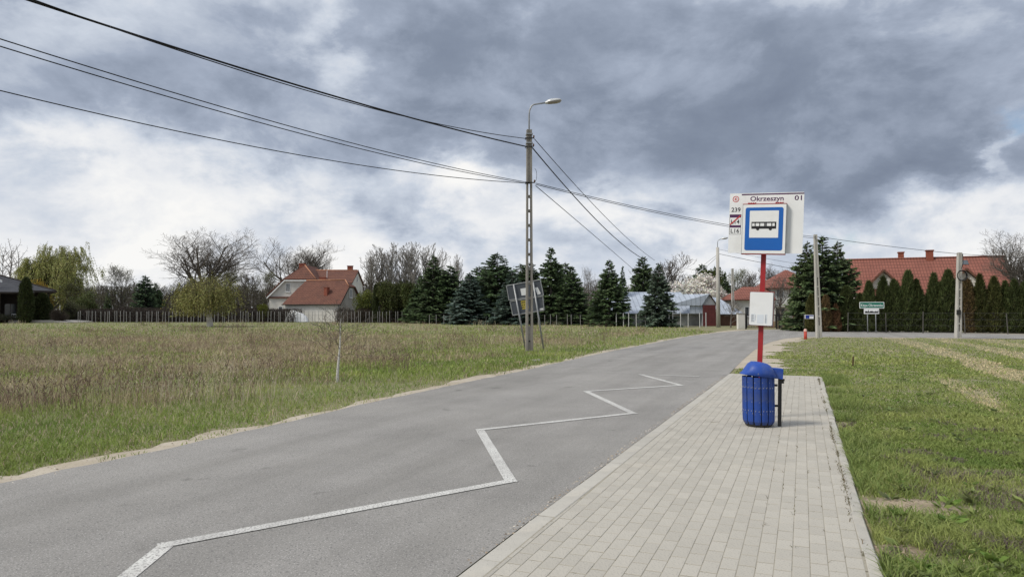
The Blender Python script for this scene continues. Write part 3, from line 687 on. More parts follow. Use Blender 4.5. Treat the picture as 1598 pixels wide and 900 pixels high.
def build_left():
    rs = np.random.RandomState(7); parts = []; tall = []
    for n, Y0, Y1, hs, ws in ((210000, 4.5, 24, 1.0, 1.0), (150000, 15, 60, 1.25, 2.4), (46000, 40, 104, 1.3, 5.0)):
        x, y = sample_view(n, Y0, Y1, -1.45 if Y0 < 10 else -1.1, .30, rs, 1.35)
        ok = polyarea_mask(x, y) & (~in_poly(x, y, SAND1) | ((rs.rand(n) < .35) & (fbm(x, y, .5, 44) > .52)))
        lx = np.interp(y, [p.y for p in road_left[1:]], [p.x for p in road_left[1:]]); ok &= (x < lx)
        ok &= fade(y, Y0, Y1, rs)
        x, y = x[ok], y[ok]; d, br = meadow_masks(x, y); m = len(x); pn = fbm(x, y, 1.3, 3); pd = fbm(x, y, 3.5, 17)
        dry = rs.rand(m) < np.clip(br * .72 + .06 + .50 * (pd - .5), .02, .88)
        green = mixc((.150, .235, .045), (.310, .350, .105), np.clip(pn * 1.6 - .3, 0, 1)); straw = mixc((.52, .44, .29), (.34, .27, .185), rs.rand(m))
        C = np.where(dry[:, None], straw, green) * (.70 + .6 * rs.rand(m))[:, None] * (.8 + .4 * fbm(x, y, 2.0, 66))[:, None]
        h = (.055 + .075 * rs.rand(m) * (0.5 + pn)) * hs * np.where(d < .5, .55, 1.0) * (1 + .9 * br)
        parts.append(blades(x, y, h, (.006 + .005 * rs.rand(m)) * ws, .35 + .9 * rs.rand(m), C, rs))
    V, F, C = cat(*parts); o = link(bpy.data.objects.new('meadow_grass', np_mesh('meadow_grass', V, F, M_blade, C))); tag(o, 'rough green and straw grass of the meadow beyond the road', 'grass', kind='stuff')
    # dry standing weeds
    parts = []
    nc = 300; cx, cy = sample_view(nc, 11, 85, -1.1, .22, rs, 1.5); dd, bb = meadow_masks(cx, cy)
    lx = np.interp(cy, [p.y for p in road_left[1:]], [p.x for p in road_left[1:]]); k = (cx < lx - 2.5); cx, cy = cx[k], cy[k]
    for a_, b_ in zip(cx, cy):                                # clumps of taller dock and mugwort
        n = rs.randint(14, 60); s_ = max(1.0, b_ / 22); sp = rs.uniform(.15, .7); x = a_ + rs.normal(size=n) * sp * 1.6; y = b_ + rs.normal(size=n) * sp; h = rs.uniform(.3, .75) * (.5 + .6 * rs.rand(n))
        base = np.array([(.17, .11, .085), (.25, .18, .13), (.52, .45, .32), (.16, .11, .09)][rs.randint(4)]); C = jitter(base, n, rs, .3)
        parts.append(blades(x, y, h, np.full(n, .007 * s_), .1 + .5 * rs.rand(n), C, rs))
        q = np.repeat(np.stack([x, y, h * .8], 1), 3, 0) + rs.normal(size=(3 * n, 3)) * np.array([.02, .02, .07]); parts.append(leaf_tris(q, rs.normal(size=q.shape) * .5 + np.array([0, 0, 1.0]), .07 * (1 + .1 * s_), .010 * (1 + .4 * s_), np.repeat(C, 3, 0) * .85, rs))
    for n, Y0, Y1, ws in ((52000, 7, 32, 1.0), (56000, 22, 62, 2.0), (16000, 44, 100, 4.0)):
        x, y = sample_view(n, Y0, Y1, -1.2, .30, rs, 1.3)
        lx = np.interp(y, [p.y for p in road_left[1:]], [p.x for p in road_left[1:]]); ok = (x < lx) & polyarea_mask(x, y) & fade(y, Y0, Y1, rs)
        x, y = x[ok], y[ok]; d, br = meadow_masks(x, y); cl = fbm(x, y, 1.1, 55); keep = (rs.rand(len(x)) < np.clip(br * 1.1 * np.clip((cl - .36) / .25, 0, 1), 0, 1)) & (d > 1.8)
        x, y, br = x[keep], y[keep], br[keep]; m = len(x); h = (.08 + .30 * rs.rand(m) ** 2.2) * (.7 + .55 * br)
        C = mixc((.20, .14, .105), (.38, .30, .215), rs.rand(m)) * (.75 + .5 * rs.rand(m))[:, None]
        parts.append(blades(x, y, h, (.006 + .004 * rs.rand(m)) * ws, .12 + .35 * rs.rand(m), C, rs))
        k = rs.rand(m) < .55; P = np.stack([x[k], y[k], h[k] * .95], 1); q = np.repeat(P, 3, 0) + rs.normal(size=(3 * k.sum(), 3)) * np.array([.03, .03, .05]) * (1 + ws * .15)
        parts.append(leaf_tris(q, rs.normal(size=q.shape) * .5 + np.array([0, 0, .9]), .05 * (1 + .15 * ws), .009 * (1 + .35 * ws), np.repeat(C[k], 3, 0) * .85, rs))
    V, F, C = cat(*parts); o = link(bpy.data.objects.new('dry_weeds', np_mesh('dry_weeds', V, F, M_blade, C))); tag(o, 'brown dead weed stalks standing in the meadow', 'weeds', kind='stuff')
def build_right():
    rs = np.random.RandomState(9); parts = []
    for n, Y0, Y1, hs, ws in ((220000, 2.4, 11, 1.0, .75), (190000, 7, 26, .85, 1.6), (100000, 15, 46, .8, 3.8)):
        x, y = sample_view(n, Y0, Y1, .16, 1.15, rs, 1.5)
        rx = np.interp(y, [4.17, 16.6, 17.3, 22.5, 30, 36.4], [2.16, 7.25, 5.4, 7.5, 10.5, 13.3])
        ok = polyarea_mask(x, y) & ~in_poly(x, y, SAND2) & (x > rx)
        for c, a_, b_, rz in MOUND_C:
            dx = (x - c.x) * math.cos(rz) + (y - c.y) * math.sin(rz); dy = -(x - c.x) * math.sin(rz) + (y - c.y) * math.cos(rz)
            ok &= ((dx / a_) ** 2 + (dy / b_) ** 2 > -.35 + 1.9 * fbm(x, y, .22, 61) + .35 * rs.rand(len(x))) | (rs.rand(len(x)) < .10)
        ok &= fade(y, 2.4 if Y0 < 3 else Y0, Y1, rs)
        ok &= (fbm(x, y, .55, 123) > .34) | (rs.rand(len(x)) < .35)
        x, y = x[ok], y[ok]; m = len(x); e = (x - R0.x) * -N_LF.x + (y - R0.y) * -N_LF.y            # distance out from the pavement
        pn = fbm(x, y, .8, 3); pd = fbm(x, y, 4.0, 77); al = (x - R0.x) * E_AL.x + (y - R0.y) * E_AL.y
        streak = (.46 + .30 * np.sin(e * 2.9 + 2.4 * fbm(x, y, 5.0, 15)) + .7 * (fbm(e * 2.0, al * .5, 1.6, 5) - .5)) * np.clip((e - 1.2) / 1.8, 0, 1)
        dry = rs.rand(m) < np.clip((streak - .47) * (2.6 + np.clip((y - 6) / 7, 0, 1) * 4.0) + .35 * (pd - .45) + .10 + np.clip((y - 12) / 60, 0, .2), .06, .93)
        green = mixc((.150, .220, .050), (.310, .345, .110), np.clip(pn * 1.7 - .35, 0, 1)); straw = mixc((.70, .60, .38), (.46, .385, .24), rs.rand(m))
        dark = (fbm(x, y, .35, 91) > .62) & (e < 2.5) & (y < 10)                                                       # purple dead-nettle patches
        C = np.where(dry[:, None], straw, green); C = np.where((dark & (rs.rand(m) < .55))[:, None], np.array([[.17, .135, .12]]), C) * (.72 + .56 * rs.rand(m))[:, None]
        h = (.032 + .085 * rs.rand(m) * (.12 + 2.2 * pn ** 2)) * hs * np.where(e < .25, .75, 1) * np.where(dry, .55, 1.0)
        w = (.005 + .0055 * rs.rand(m)) * ws
        parts.append(blades(x, y, h, w, .4 + 1.0 * rs.rand(m), C, rs))
    # rosettes of broad-leaved weeds
    nr = 260; rx_, ry_ = sample_view(nr, 3.6, 16, .2, .78, rs, 1.4); ok = polyarea_mask(rx_, ry_) & ((rx_ - R0.x) * -N_LF.x + (ry_ - R0.y) * -N_LF.y > .05)
    for a_, b_ in zip(rx_[ok], ry_[ok]):
        n = rs.randint(7, 16); t_ = rs.rand(n) * 6.283; r_ = rs.uniform(.04, .11); P = np.stack([a_ + .01 * np.cos(t_), b_ + .01 * np.sin(t_), np.full(n, .03)], 1)
        D = np.stack([np.cos(t_), np.sin(t_), .35 + .3 * rs.rand(n)], 1); parts.append(leaf_quads(P, D, r_ * (.7 + .6 * rs.rand(n)), r_ * .38, jitter([(.15, .23, .05), (.22, .27, .09), (.13, .16, .06)][rs.randint(3)], n, rs, .3), rs))
    # longer tufts leaning over the edging stones
    n = 9000; s = rs.rand(n) * 16 - 2; cl = value_noise(s, s * 0, .6, 8); k = cl > .45; s = s[k]; w = -.03 - rs.rand(len(s)) ** 2 * .5 + .05 * (cl[k] - .5)
    x = R0.x + E_AL.x * s + N_LF.x * w; y = R0.y + E_AL.y * s + N_LF.y * w; m = len(s)
    parts.append(blades(x, y, .07 + .10 * rs.rand(m), .006 + .004 * rs.rand(m), .5 + .9 * rs.rand(m), mixc((.15, .22, .055), (.26, .30, .10), rs.rand(m)), rs))
    V, F, C = cat(*parts); o = link(bpy.data.objects.new('field_grass', np_mesh('field_grass', V, F, M_blade, C))); tag(o, 'short green grass with straw streaks beside the pavement', 'grass', kind='stuff')
    # weeds in the joints and along the edging
    n = 2600; s = rs.rand(n) * 15 - 2; w = np.where(rs.rand(n) < .75, .085 + rs.normal(size=n) * .014, .085 + .1 * rs.randint(0, 7, n) + rs.normal(size=n) * .004)
    cl = value_noise(s + w * 3, w * 7, .28, 12); k = cl > .62; s, w = s[k], w[k]; m = len(s)
    x = R0.x + E_AL.x * s + N_LF.x * w; y = R0.y + E_AL.y * s + N_LF.y * w
    V, F, C = blades(x, y, .012 + .03 * rs.rand(m), .004 + .004 * rs.rand(m), .5 + 1.2 * rs.rand(m), mixc((.10, .10, .04), (.16, .12, .07), rs.rand(m)), rs, TOP - .006)
    o = link(bpy.data.objects.new('joint_weeds', np_mesh('joint_weeds', V, F, M_blade, C))); tag(o, 'tiny weeds growing in the paving joints', 'weeds', kind='stuff')
build_left(); build_right()
def grit(name, label, line, side, n, seed, lo, hi, z):
    """loose pebbles and crumbs lying along an edge"""
    rs = np.random.RandomState(seed); L_ = resample(line, .25); V = []; F = []; C = []
    for i in range(n):
        j = rs.randint(1, len(L_) - 1); p = L_[j]; d = (L_[j + 1] - L_[j - 1]).normalized(); q = p + Vector((-d.y, d.x, 0)) * side * (lo + (hi - lo) * rs.rand() ** 1.3) + d * rs.rand() * .25
        r = .003 + .010 * rs.rand() ** 4; b = len(V); a0 = rs.rand() * 6
        for k in range(5): V.append((q.x + r * math.cos(a0 + k * 1.257) * (.7 + .6 * rs.rand()), q.y + r * math.sin(a0 + k * 1.257), z))
        V.append((q.x, q.y, z + r * (.5 + .5 * rs.rand())))
        for k in range(5): F.append((b + k, b + (k + 1) % 5, b + 5))
        c = np.array([(.42, .36, .28), (.30, .24, .18), (.52, .48, .42), (.16, .13, .10)][rs.randint(4)]); C += [c * (.8 + .4 * rs.rand())] * 6
    o = link(bpy.data.objects.new(name, np_mesh(name, V, F, leaf_material('grit', 0.0, .9), np.array(C)))); tag(o, label, 'gravel', kind='stuff')
near_left = [p for p in road_left if 3 < p.y < 26]
grit('gravel', 'loose pebbles on the sand strip along the meadow edge of the road', near_left, 1, 2600, 3, -.12, .6, .008)
grit('gravel', 'sandy crumbs lying where the kerb meets the asphalt', [pav(s, pav_w(s)) for s in (-1, 3, 7, 13)], -1, 900, 5, -.07, .004, .0125)

# ------------------------------------------------------------------ materials for built things
M_white = material('white_enamel', (.74, .75, .75), (.68, .69, .69), .45, 2.0, spec=.4, stain=(3, (.60, .60, .58), .56, .72, .6))
M_blue = material('sign_blue', (.004, .105, .42), (.006, .095, .37), .4, 2.0, spec=.4)
M_black = material('black_print', (.012, .012, .014), (.018, .018, .02), .5, 4)
M_ink = material('dark_ink', (.035, .035, .045), None, .6, 4)
M_purple = material('purple_print', (.075, .02, .085), None, .5, 4)
M_redp = material('red_paint', (.33, .016, .020), (.26, .015, .018), .45, 7, spec=.4, stain=(5, (.20, .03, .025), .60, .74, .8))
M_redprint = material('red_print', (.50, .05, .05), None, .5, 4)
M_grey = material('galvanised', (.33, .34, .35), (.25, .26, .27), .5, 9, metal=.5, spec=.4)
M_bin = material('bin_blue', (.010, .052, .27), (.016, .045, .205), .5, 6, spec=.4, bump=.0015, bscale=40, stain=(7, (.055, .075, .16), .50, .68, .85), speck=(38, (.15, .16, .20), .64, .72))
M_lid = material('lid_blue', (.012, .065, .34), (.014, .055, .29), .5, 3, spec=.4, stain=(6, (.05, .09, .27), .50, .68, .8), speck=(40, (.16, .19, .30), .68, .76))
M_iron = material('black_iron', (.018, .018, .019), (.03, .028, .026), .6, 12, spec=.35)
M_rivet = material('rivet_steel', (.5, .5, .52), None, .35, 8, metal=.8)
M_conc = material('pole_concrete', (.265, .248, .222), (.19, .178, .16), .95, 2.6, bump=.006, bscale=45, speck=(36, (.17, .16, .145), .60, .70), stain=(1.2, (.19, .178, .158), .52, .68, .75), stretch=(1, 1, .35))
M_concL = material('pole_concrete_pale', (.46, .445, .41), (.37, .355, .325), .95, 2.6, bump=.006, bscale=45, speck=(36, (.24, .23, .21), .60, .70), stretch=(1, 1, .35))
M_cable = material('cable_rubber', (.012, .012, .013), None, .7, 5)
M_glass = material('window_glass', (.05, .06, .07), (.08, .09, .10), .12, 1, spec=.6)
M_plaster = material('white_plaster', (.62, .61, .575), (.54, .53, .50), .9, 1.2, stain=(.5, (.47, .455, .42), .5, .7, .7), bump=.004, bscale=30)
M_greyplaster = material('grey_plaster', (.30, .285, .26), (.24, .23, .21), .95, 1.5, bump=.006, bscale=25)
M_roof = add_rows(material('clay_tiles', (.180, .078, .054), (.135, .058, .043), .85, 1.3, stain=(.7, (.115, .055, .042), .5, .68, .75), speck=(9, (.22, .105, .075), .58, .68)), .30, 'Z', .03, .50, .26, 'X', .80)
M_roof2 = add_rows(material('clay_tiles_bright', (.255, .098, .072), (.21, .08, .06), .8, 1.3, stain=(.5, (.20, .078, .058), .5, .7, .6)), .34, 'Z', .03, .62, .28, 'X', .82)
M_ridge = material('ridge_tiles', (.42, .22, .13), (.33, .15, .09), .85, 3)
M_slate = add_rows(material('grey_tiles', (.060, .062, .072), (.045, .047, .055), .7, 1.5), .26, 'Z', .03, .62)
M_brick = add_rows(material('chimney_brick', (.28, .085, .055), (.22, .07, .045), .9, 5), .09, 'Z', .008, .6)
M_trim = material('dark_trim', (.045, .035, .03), None, .8, 4)
M_wood = material('brown_wood', (.12, .06, .038), (.08, .042, .028), .8, 3, stretch=(1, 1, .2))
M_tin = add_rows(material('zinc_sheet', (.43, .48, .56), (.35, .395, .465), .55, 1.1, metal=.15, spec=.5, stain=(.8, (.29, .325, .385), .5, .68, .7)), .5, 'X', .03, .72, None, 'X', .88)
M_maroon = add_rows(material('maroon_boards', (.115, .028, .028), (.085, .022, .022), .8, 3), .16, 'X', .01, .6)
M_barnwall = material('barn_wall', (.30, .31, .30), (.20, .205, .20), .9, 1.2)
def piece(parent, name, mat, fn, smooth=False):
    m = MB(); fn(m); isl = m.islands() if name not in KEEP else [m]
    if 1 < len(isl) <= 12:                                  # separate pieces are separate parts
        obs = [q.build(name, mat, parent, smooth) for q in isl]; return obs[0]
    o = m.build(name, mat, parent, smooth)
    if len(isl) > 12 or name in KEEP: o['kind'] = 'stuff'
    return o
KEEP = {'rivets', 'print_rows', 'faded_print', 'wire_netting'}
def cover(parent, name, mat, x0, x1, y0, y1, z0, z1, ch=0.0):
    return piece(parent, name, mat, lambda m: m.box(x0, x1, y0, y1, z0, z1, ch=ch))
def rrect(x0, x1, z0, z1, r, n=5):
    pts = []
    for cx, cz, a in ((x1 - r, z1 - r, 0), (x0 + r, z1 - r, 90), (x0 + r, z0 + r, 180), (x1 - r, z0 + r, 270)):
        for k in range(n + 1):
            t = math.radians(a + 90 * k / n); pts.append((cx + r * math.cos(t), cz + r * math.sin(t)))
    return pts
def fit_text(name, body, x0, x1, zb, cap, y, mat, parent, bold=0.0):
    o = text_mesh(name, body, cap / .70, mat, parent, (0, 0, 0), bold=bold)
    xs = [v.co.x for v in o.data.vertices]; a, b = min(xs), max(xs); k = (x1 - x0) / (b - a)
    o.data.transform(Matrix.Translation((x0 - a * k, y, zb)) @ Matrix.Diagonal((k, 1, 1, 1))); return o

# ------------------------------------------------------------------ bus stop sign
def bus_stop():
    b = Vector((3.52, 10.15, TOP)); t = empty('bus_stop_sign', b, math.radians(-25), 'bus stop sign with white name board on a red pole behind the blue bin', 'bus stop sign')
    t.rotation_euler = (0, math.radians(2.6), math.radians(-25)); z0 = TOP
    Z = lambda z: z - z0
    piece(t, 'pole', M_redp, lambda m: (m.box(-.034, .034, -.02, .02, -.05, Z(3.10), ch=.004)))
    piece(t, 'name_board', M_white, lambda m: m.prism(rrect(-.49, .515, Z(2.385), Z(3.25), .012), -.052, -.044))
    nb = [c for c in t.children if c.name.startswith('name_board')][0]
    yb = -.0535
    cover(nb, 'purple_line', M_purple, -.325, .515, yb, yb + .004, Z(3.222), Z(3.240))
    fit_text('stop_name', 'Okrzeszyn', -.205, .245, Z(3.137), .066, yb, M_purple, nb, .0012)
    fit_text('stop_number', '01', .39, .485, Z(3.137), .066, yb, M_purple, nb, .0012)
    piece(nb, 'zone_ring', M_redprint, lambda m: m.add([(-.405 + r * math.cos(a * math.pi / 14), y_, Z(3.168) + r * math.sin(a * math.pi / 14)) for y_ in (yb, yb + .003) for r in (.045, .035) for a in range(28)],
          [(28 * 0 + k, (k + 1) % 28, 28 + (k + 1) % 28, 28 + k) for k in range(28)]))
    fit_text('zone_letter', 'c', -.424, -.386, Z(3.150), .052, yb, M_redprint, nb, .002)
    fit_text('line_number', '239', -.462, -.335, Z(2.985), .060, yb, M_ink, nb, .001)
    def frame(m):
        x0, x1, a, c, w = -.483, -.322, Z(2.655), Z(2.945), .004
        m.lattice([x0, x0 + w, x1 - w, x1], [a, a + w, c], lambda i, j: j == 0 or i != 1, yb, yb + .003)
    piece(nb, 'line_frame', M_ink, frame)
    piece(nb, 'line_strip', M_purple, lambda m: m.box(-.479, -.326, yb, yb + .003, Z(2.90), Z(2.945)))
    piece(nb, 'line_strip', M_purple, lambda m: m.box(-.479, -.326, yb, yb + .003, Z(2.755), Z(2.788)))
    fit_text('line_number', 'L14', -.462, -.345, Z(2.810), .060, yb, M_ink, nb, .001)
    fit_text('line_number', 'L16', -.462, -.345, Z(2.678), .060, yb, M_ink, nb, .001)
    piece(nb, 'crossing_bar', M_redprint, lambda m: m.add([(-.483, yb - .002, Z(2.80)), (-.470, yb - .002, Z(2.79)), (-.322, yb - .002, Z(2.925)), (-.335, yb - .002, Z(2.937))], [(0, 1, 2, 3)]))
    # stop sign box in front of the board
    bx = piece(t, 'sign_box', M_white, lambda m: m.box(-.29, .29, -.125, -.0535, Z(2.375), Z(3.075), ch=0))
    piece(bx, 'box_rim', M_grey, lambda m: (m.box(.2905, .297, -.123, -.054, Z(2.372), Z(3.078)), m.box(-.297, -.2905, -.123, -.054, Z(2.372), Z(3.078))))
    piece(bx, 'red_edge', M_redp, lambda m: (m.box(-.297, .297, -.122, -.054, Z(3.079), Z(3.087)), m.box(-.297, .297, -.122, -.054, Z(2.362), Z(2.371))))
    piece(bx, 'blue_field', M_blue, lambda m: m.prism(rrect(-.255, .255, Z(2.42), Z(3.032), .028), -.1275, -.1252))
    piece(bx, 'white_square', M_white, lambda m: m.box(-.195, .195, -.1295, -.1277, Z(2.60), Z(2.985)))
    yk = -.1315
    def bus(m):
        xs = [-.168, -.160, -.124, -.112, -.062, -.050, .004, .013, .017, .026, .030, .040, .100, .112, .146, .165]
        m.lattice(xs, [Z(2.728), Z(2.765), Z(2.808), Z(2.826)], lambda i, j: j != 1 or i % 2 == 0, yk, yk + .0018)
        for cx in (-.082, .088):
            m.prism([(cx + .021 * math.cos(a), Z(2.726) + .021 * math.sin(a)) for a in [k * math.pi / 9 for k in range(18)]], yk - .001, yk - .0002)
    piece(bx, 'bus_symbol', M_black, bus)
    for x in (-.18, .19): piece(t, 'clamp', M_redp, lambda m: (m.box(x - .05, x + .05, -.10, -.055, Z(3.0875), Z(3.10)), [m.box(x - .045 + k * .03, x - .03 + k * .03, -.095, -.06, Z(3.10), Z(3.108)) for k in range(4)]))
    # timetable case
    c = piece(t, 'timetable_case', M_redp, lambda m: m.box(-.163, .168, -.048, -.022, Z(1.345), Z(1.838)))
    piece(c, 'case_rim', M_grey, lambda m: m.box(-.158, .163, -.085, -.0485, Z(1.352), Z(1.83)))
    piece(c, 'white_cover', M_white, lambda m: m.prism(rrect(-.155, .155, Z(1.357), Z(1.825), .022), -.095, -.0852))
    M_pap = material('printed_paper', (.62, .66, .70), (.56, .60, .65), .6, 5)
    rr = random.Random(2)
    for x0, x1, za, zc in ((-.132, -.085, 1.40, 1.515), (-.078, -.068, 1.42, 1.51), (-.05, .04, 1.385, 1.51), (.055, .085, 1.385, 1.515)):
        p = piece(c, 'notice', M_pap, lambda m: m.box(x0, x1, -.0966, -.0952, Z(za), Z(zc)))
        if x0 != -.05:
            piece(c, 'print_rows', M_grey, lambda m: [m.box(x0 + .003, x0 + (x1 - x0) * rr.uniform(.5, .92), -.0975, -.0967, Z(q), Z(q + .004)) for q in [za + .008 + .009 * k for k in range(int((zc - za) / .009) - 1)]])
bus_stop()
# ------------------------------------------------------------------ litter bin
def litter_bin():
    b = gnd(1184, 664, TOP); t = empty('litter_bin', b, math.radians(-8), 'blue slatted litter bin with tilted hood on a black post', 'litter bin')
    R = .205; n = 13
    piece(t, 'liner', M_iron, lambda m: m.lathe([(.02, .03), (R - .03, .03), (R - .028, .62), (R - .045, .62), (R - .05, .06), (.02, .06)], 26), True)
    piece(t, 'base_ring', M_iron, lambda m: m.lathe([(.02, 0.0), (R - .055, 0.0), (R - .03, .02), (R - .03, .05), (.02, .05)], 26))
    for zz in (.20, .50): piece(t, 'hoop', M_iron, lambda m: m.lathe([(R - .027, zz), (R - .014, zz), (R - .014, zz + .03), (R - .027, zz + .03), (R - .027, zz)], 26))
    wd = 2 * math.pi * R / n - .018
    sl = MB()                                              # one slat: slightly cupped board with chamfered feet
    prof = [(-wd / 2, -.008), (-wd / 4, -.001), (0, .001), (wd / 4, -.001), (wd / 2, -.008), (wd / 2, -.016), (-wd / 2, -.016)]
    zs = [(.035, .72, -.022), (.075, 1.0, -.004), (.20, 1.0, 0), (.655, 1.0, 0.0)]; k = len(prof)
    vs = []; fs = []
    for z, s_, o_ in zs:
        for x, y in prof: vs.append((y + R + o_, x * s_, z))
    for i in range(len(zs) - 1):
        for j in range(k): fs.append((i * k + j, i * k + (j + 1) % k, (i + 1) * k + (j + 1) % k, (i + 1) * k + j))
    fs += [tuple(range(k)), tuple((len(zs) - 1) * k + j for j in range(k))]
    sl.add(vs, fs); sm = sl.mesh('slat', M_bin)
    rv = MB()
    for z in (.215, .515):
        for y in (-wd * .27, wd * .27):
            q = len(rv.v); rv.lathe([(.0005, .004), (.005, .003), (.0065, 0)], 8); rv.xf(Matrix.Translation((R + .0005, y, z)) @ Matrix.Rotation(math.pi / 2, 4, 'Y'), q)
    rm = rv.mesh('rivets', M_rivet); rr = random.Random(4)
    for i in range(n):
        a = 2 * math.pi * i / n + .1
        o = link(bpy.data.objects.new('slat', sm), t); o.rotation_euler = (0, 0, a); o.location = (0, 0, rr.uniform(-.004, .006))
        tag(link(bpy.data.objects.new('rivets', rm), o), kind='stuff')
    # hood: a shell lofted along x, resting crooked on the rim
    xs = [-.235, -.215, -.19, -.165, -.135, -.10, -.05, 0, .05, .10, .14, .175, .20, .215, .222]
    tops = [.004, .018, .045, .095, .150, .180, .186, .184, .180, .172, .150, .112, .07, .03, .004]
    m = MB(); na = 16; rows = []
    for x, h in zip(xs, tops):
        wy = .215 * math.sqrt(max(.03, 1 - (x / .243) ** 2)); row = []
        for j in range(na + 1):
            a = math.pi * j / na; ca, sa = math.cos(a), math.sin(a)
            row.append((x, wy * math.copysign(abs(ca) ** .75, ca), h * abs(sa) ** .72))
        rows.append(row)
    vs = [v for r in rows for v in r]; w = na + 1; fs = []
    for i in range(len(rows) - 1):
        for j in range(na): fs.append((i * w + j, i * w + j + 1, (i + 1) * w + j + 1, (i + 1) * w + j))
    m.add(vs, fs)
    hd = m.build('hood', M_lid, t, True); hd.location = (-.002, 0, .664); hd.rotation_euler = (0, math.radians(6.5), 0)
    sd_ = hd.modifiers.new('shell', 'SOLIDIFY'); sd_.thickness = .006; sd_.offset = -1
    bk = MB(); bk.box(.185, .305, -.07, .07, 0, .135, ch=.006)
    bb = bk.build('hood_bracket', M_lid, t); bb.location = (-.005, 0, .648); bb.rotation_euler = (0, math.radians(4), 0)
    piece(t, 'post', M_iron, lambda m: m.box(.245, .285, -.02, .02, -.04, .66, ch=.003)).rotation_euler = (0, math.radians(1.2), 0)
    for z in (.255, .525): piece(t, 'bracket_arm', M_iron, lambda m: m.box(R - .02, .2445, -.014, .014, z, z + .028))
    piece(t, 'latch', M_iron, lambda m: (m.box(.2865, .325, -.018, .018, .565, .60), m.box(.30, .335, -.012, .012, .60, .625)))
litter_bin()

# ------------------------------------------------------------------ concrete power poles
def zn_pole(label, base, h, w0, w1, dep, solid, step, bar, top_solid, mat, rz=0.0, lean=(0, 0), group='concrete power poles'):
    t = empty('power_pole', base, rz, label, 'power pole', group); t.rotation_euler = (lean[0], lean[1], rz)
    W = lambda z: w0 + (w1 - w0) * z / h
    m = MB(); fl = .30                                        # side flange share of the width
    def tap(xa, xb, ya, yb, za, zb):
        vs = [(x * W(z), y * dep * (W(z) / w0), z) for z in (za, zb) for y in (ya, yb) for x in (xa, xb)]
        m.add(vs, [(0, 2, 3, 1), (4, 5, 7, 6), (0, 1, 5, 4), (2, 6, 7, 3), (0, 4, 6, 2), (1, 3, 7, 5)])
    tap(-.5, -.5 + fl, -.5, .5, -.2, h); tap(.5 - fl, .5, -.5, .5, -.2, h)
    tap(-.5 + fl, .5 - fl, -.40, .40, -.2, solid); z = solid
    while z + step < h - top_solid:
        z += step; tap(-.5 + fl, .5 - fl, -.40, .40, z - bar, z)
    tap(-.5 + fl, .5 - fl, -.40, .40, z, h - .002)
    m.build('shaft', mat, t); return t
PY = gnd(826, 549).y
def lz(py, Y): return at(799, py, Y).z
pole1 = zn_pole('tall ladder-holed concrete pole with street lamp standing by the grey board', gnd(826, 549), lz(203, PY), .27, .20, .26, 1.0, .56, .10, 1.7, M_conc, rz=math.radians(6))
H1 = lz(203, PY)
piece(pole1, 'black_disc', M_black, lambda m: m.prism([(-.01 + .035 * math.cos(k * math.pi / 5), .42 + .03 * math.sin(k * math.pi / 5)) for k in range(10)], -.137, -.131))  # flat black disc on the pole face, nothing cut into it
def lamp(parent, H, arm_h, reach, s=1.0):
    pts = [(0, 0, H - .9), (0, 0, H + arm_h * .55), (.02 * s, 0, H + arm_h * .72), (.08 * s, 0, H + arm_h * .86), (.17 * s, 0, H + arm_h * .93), (reach, 0, H + arm_h)]
    piece(parent, 'lamp_arm', M_grey, lambda m: m.tube(pts, .028 * s, 8), True)
    hd = MB(); n = 14; rows = []
    for x, wy, zt, zb in ((0, .03, .03, -.03), (.05, .07, .055, -.05), (.09, .075, .06, -.055), (.10, .10, .085, -.06), (.22, .13, .105, -.075), (.42, .14, .095, -.09), (.54, .11, .07, -.075), (.60, .05, .03, -.03)):
        rows.append([(x * s, wy * s * math.cos(2 * math.pi * k / n), (zt if math.sin(2 * math.pi * k / n) >= 0 else -zb) * s * math.sin(2 * math.pi * k / n)) for k in range(n)])
    vs = [v for r in rows for v in r]; fs = []; mi = []
    up = MB(); dn = MB()
    for i in range(len(rows) - 1):
        for k in range(n):
            f = (i * n + k, i * n + (k + 1) % n, (i + 1) * n + (k + 1) % n, (i + 1) * n + k)
            fs.append(f); mi.append(1 if (k >= n // 2 and i >= 3) else 0)
    hd.v = vs; hd.f = fs + [tuple(range(n)), tuple((len(rows) - 1) * n + k for k in range(n))]; hd.m = mi + [0, 0]
    o = hd.build('lamp_head', [material('lamp_silver', (.62, .63, .63), (.52, .53, .53), .4, 5, metal=.3), material('lamp_bowl', (.30, .28, .25), (.24, .22, .2), .25, 4, spec=.5)], parent, True)
    o.location = (reach, 0, H + arm_h); o.rotation_euler = (0, math.radians(-11), 0); return o
lamp(pole1, H1, lz(160, PY) - H1, .62, 1.1)
ins = material('insulator', (.10, .05, .03), None, .3, 5)
for z, x in ((lz(217, PY), .16), (lz(230, PY), .15), (lz(286, PY), .19)):
    piece(pole1, 'insulator_bracket', M_iron, lambda m: (m.box(-.17, x, -.165, -.14, z - .02, z + .02), m.box(-.145, -.13, -.15, .15, z - .02, z + .02), m.tube([(x, -.15, z - .02), (x, -.15, z + .10)], .012, 6)))
    piece(pole1, 'insulator', ins, lambda m: m.lathe([(.002, .09), (.03, .085), (.035, .05), (.022, .04), (.034, .03), (.034, 0.0), (.002, -.005)], 10), True).location = (x, -.15, z + .02)
piece(pole1, 'top_clamp', M_grey, lambda m: [m.box(-.125, .125, -.15, .15, z, z + .05) for z in (H1 - .55, H1 - .2)])
piece(pole1, 'wire_loop', M_cable, lambda m: m.tube([(.19 + .14 * math.sin(a) * .6, -.16, lz(286, PY) + .28 - .26 * math.cos(a)) for a in [k * math.pi / 7 for k in range(8)]], .008, 5))
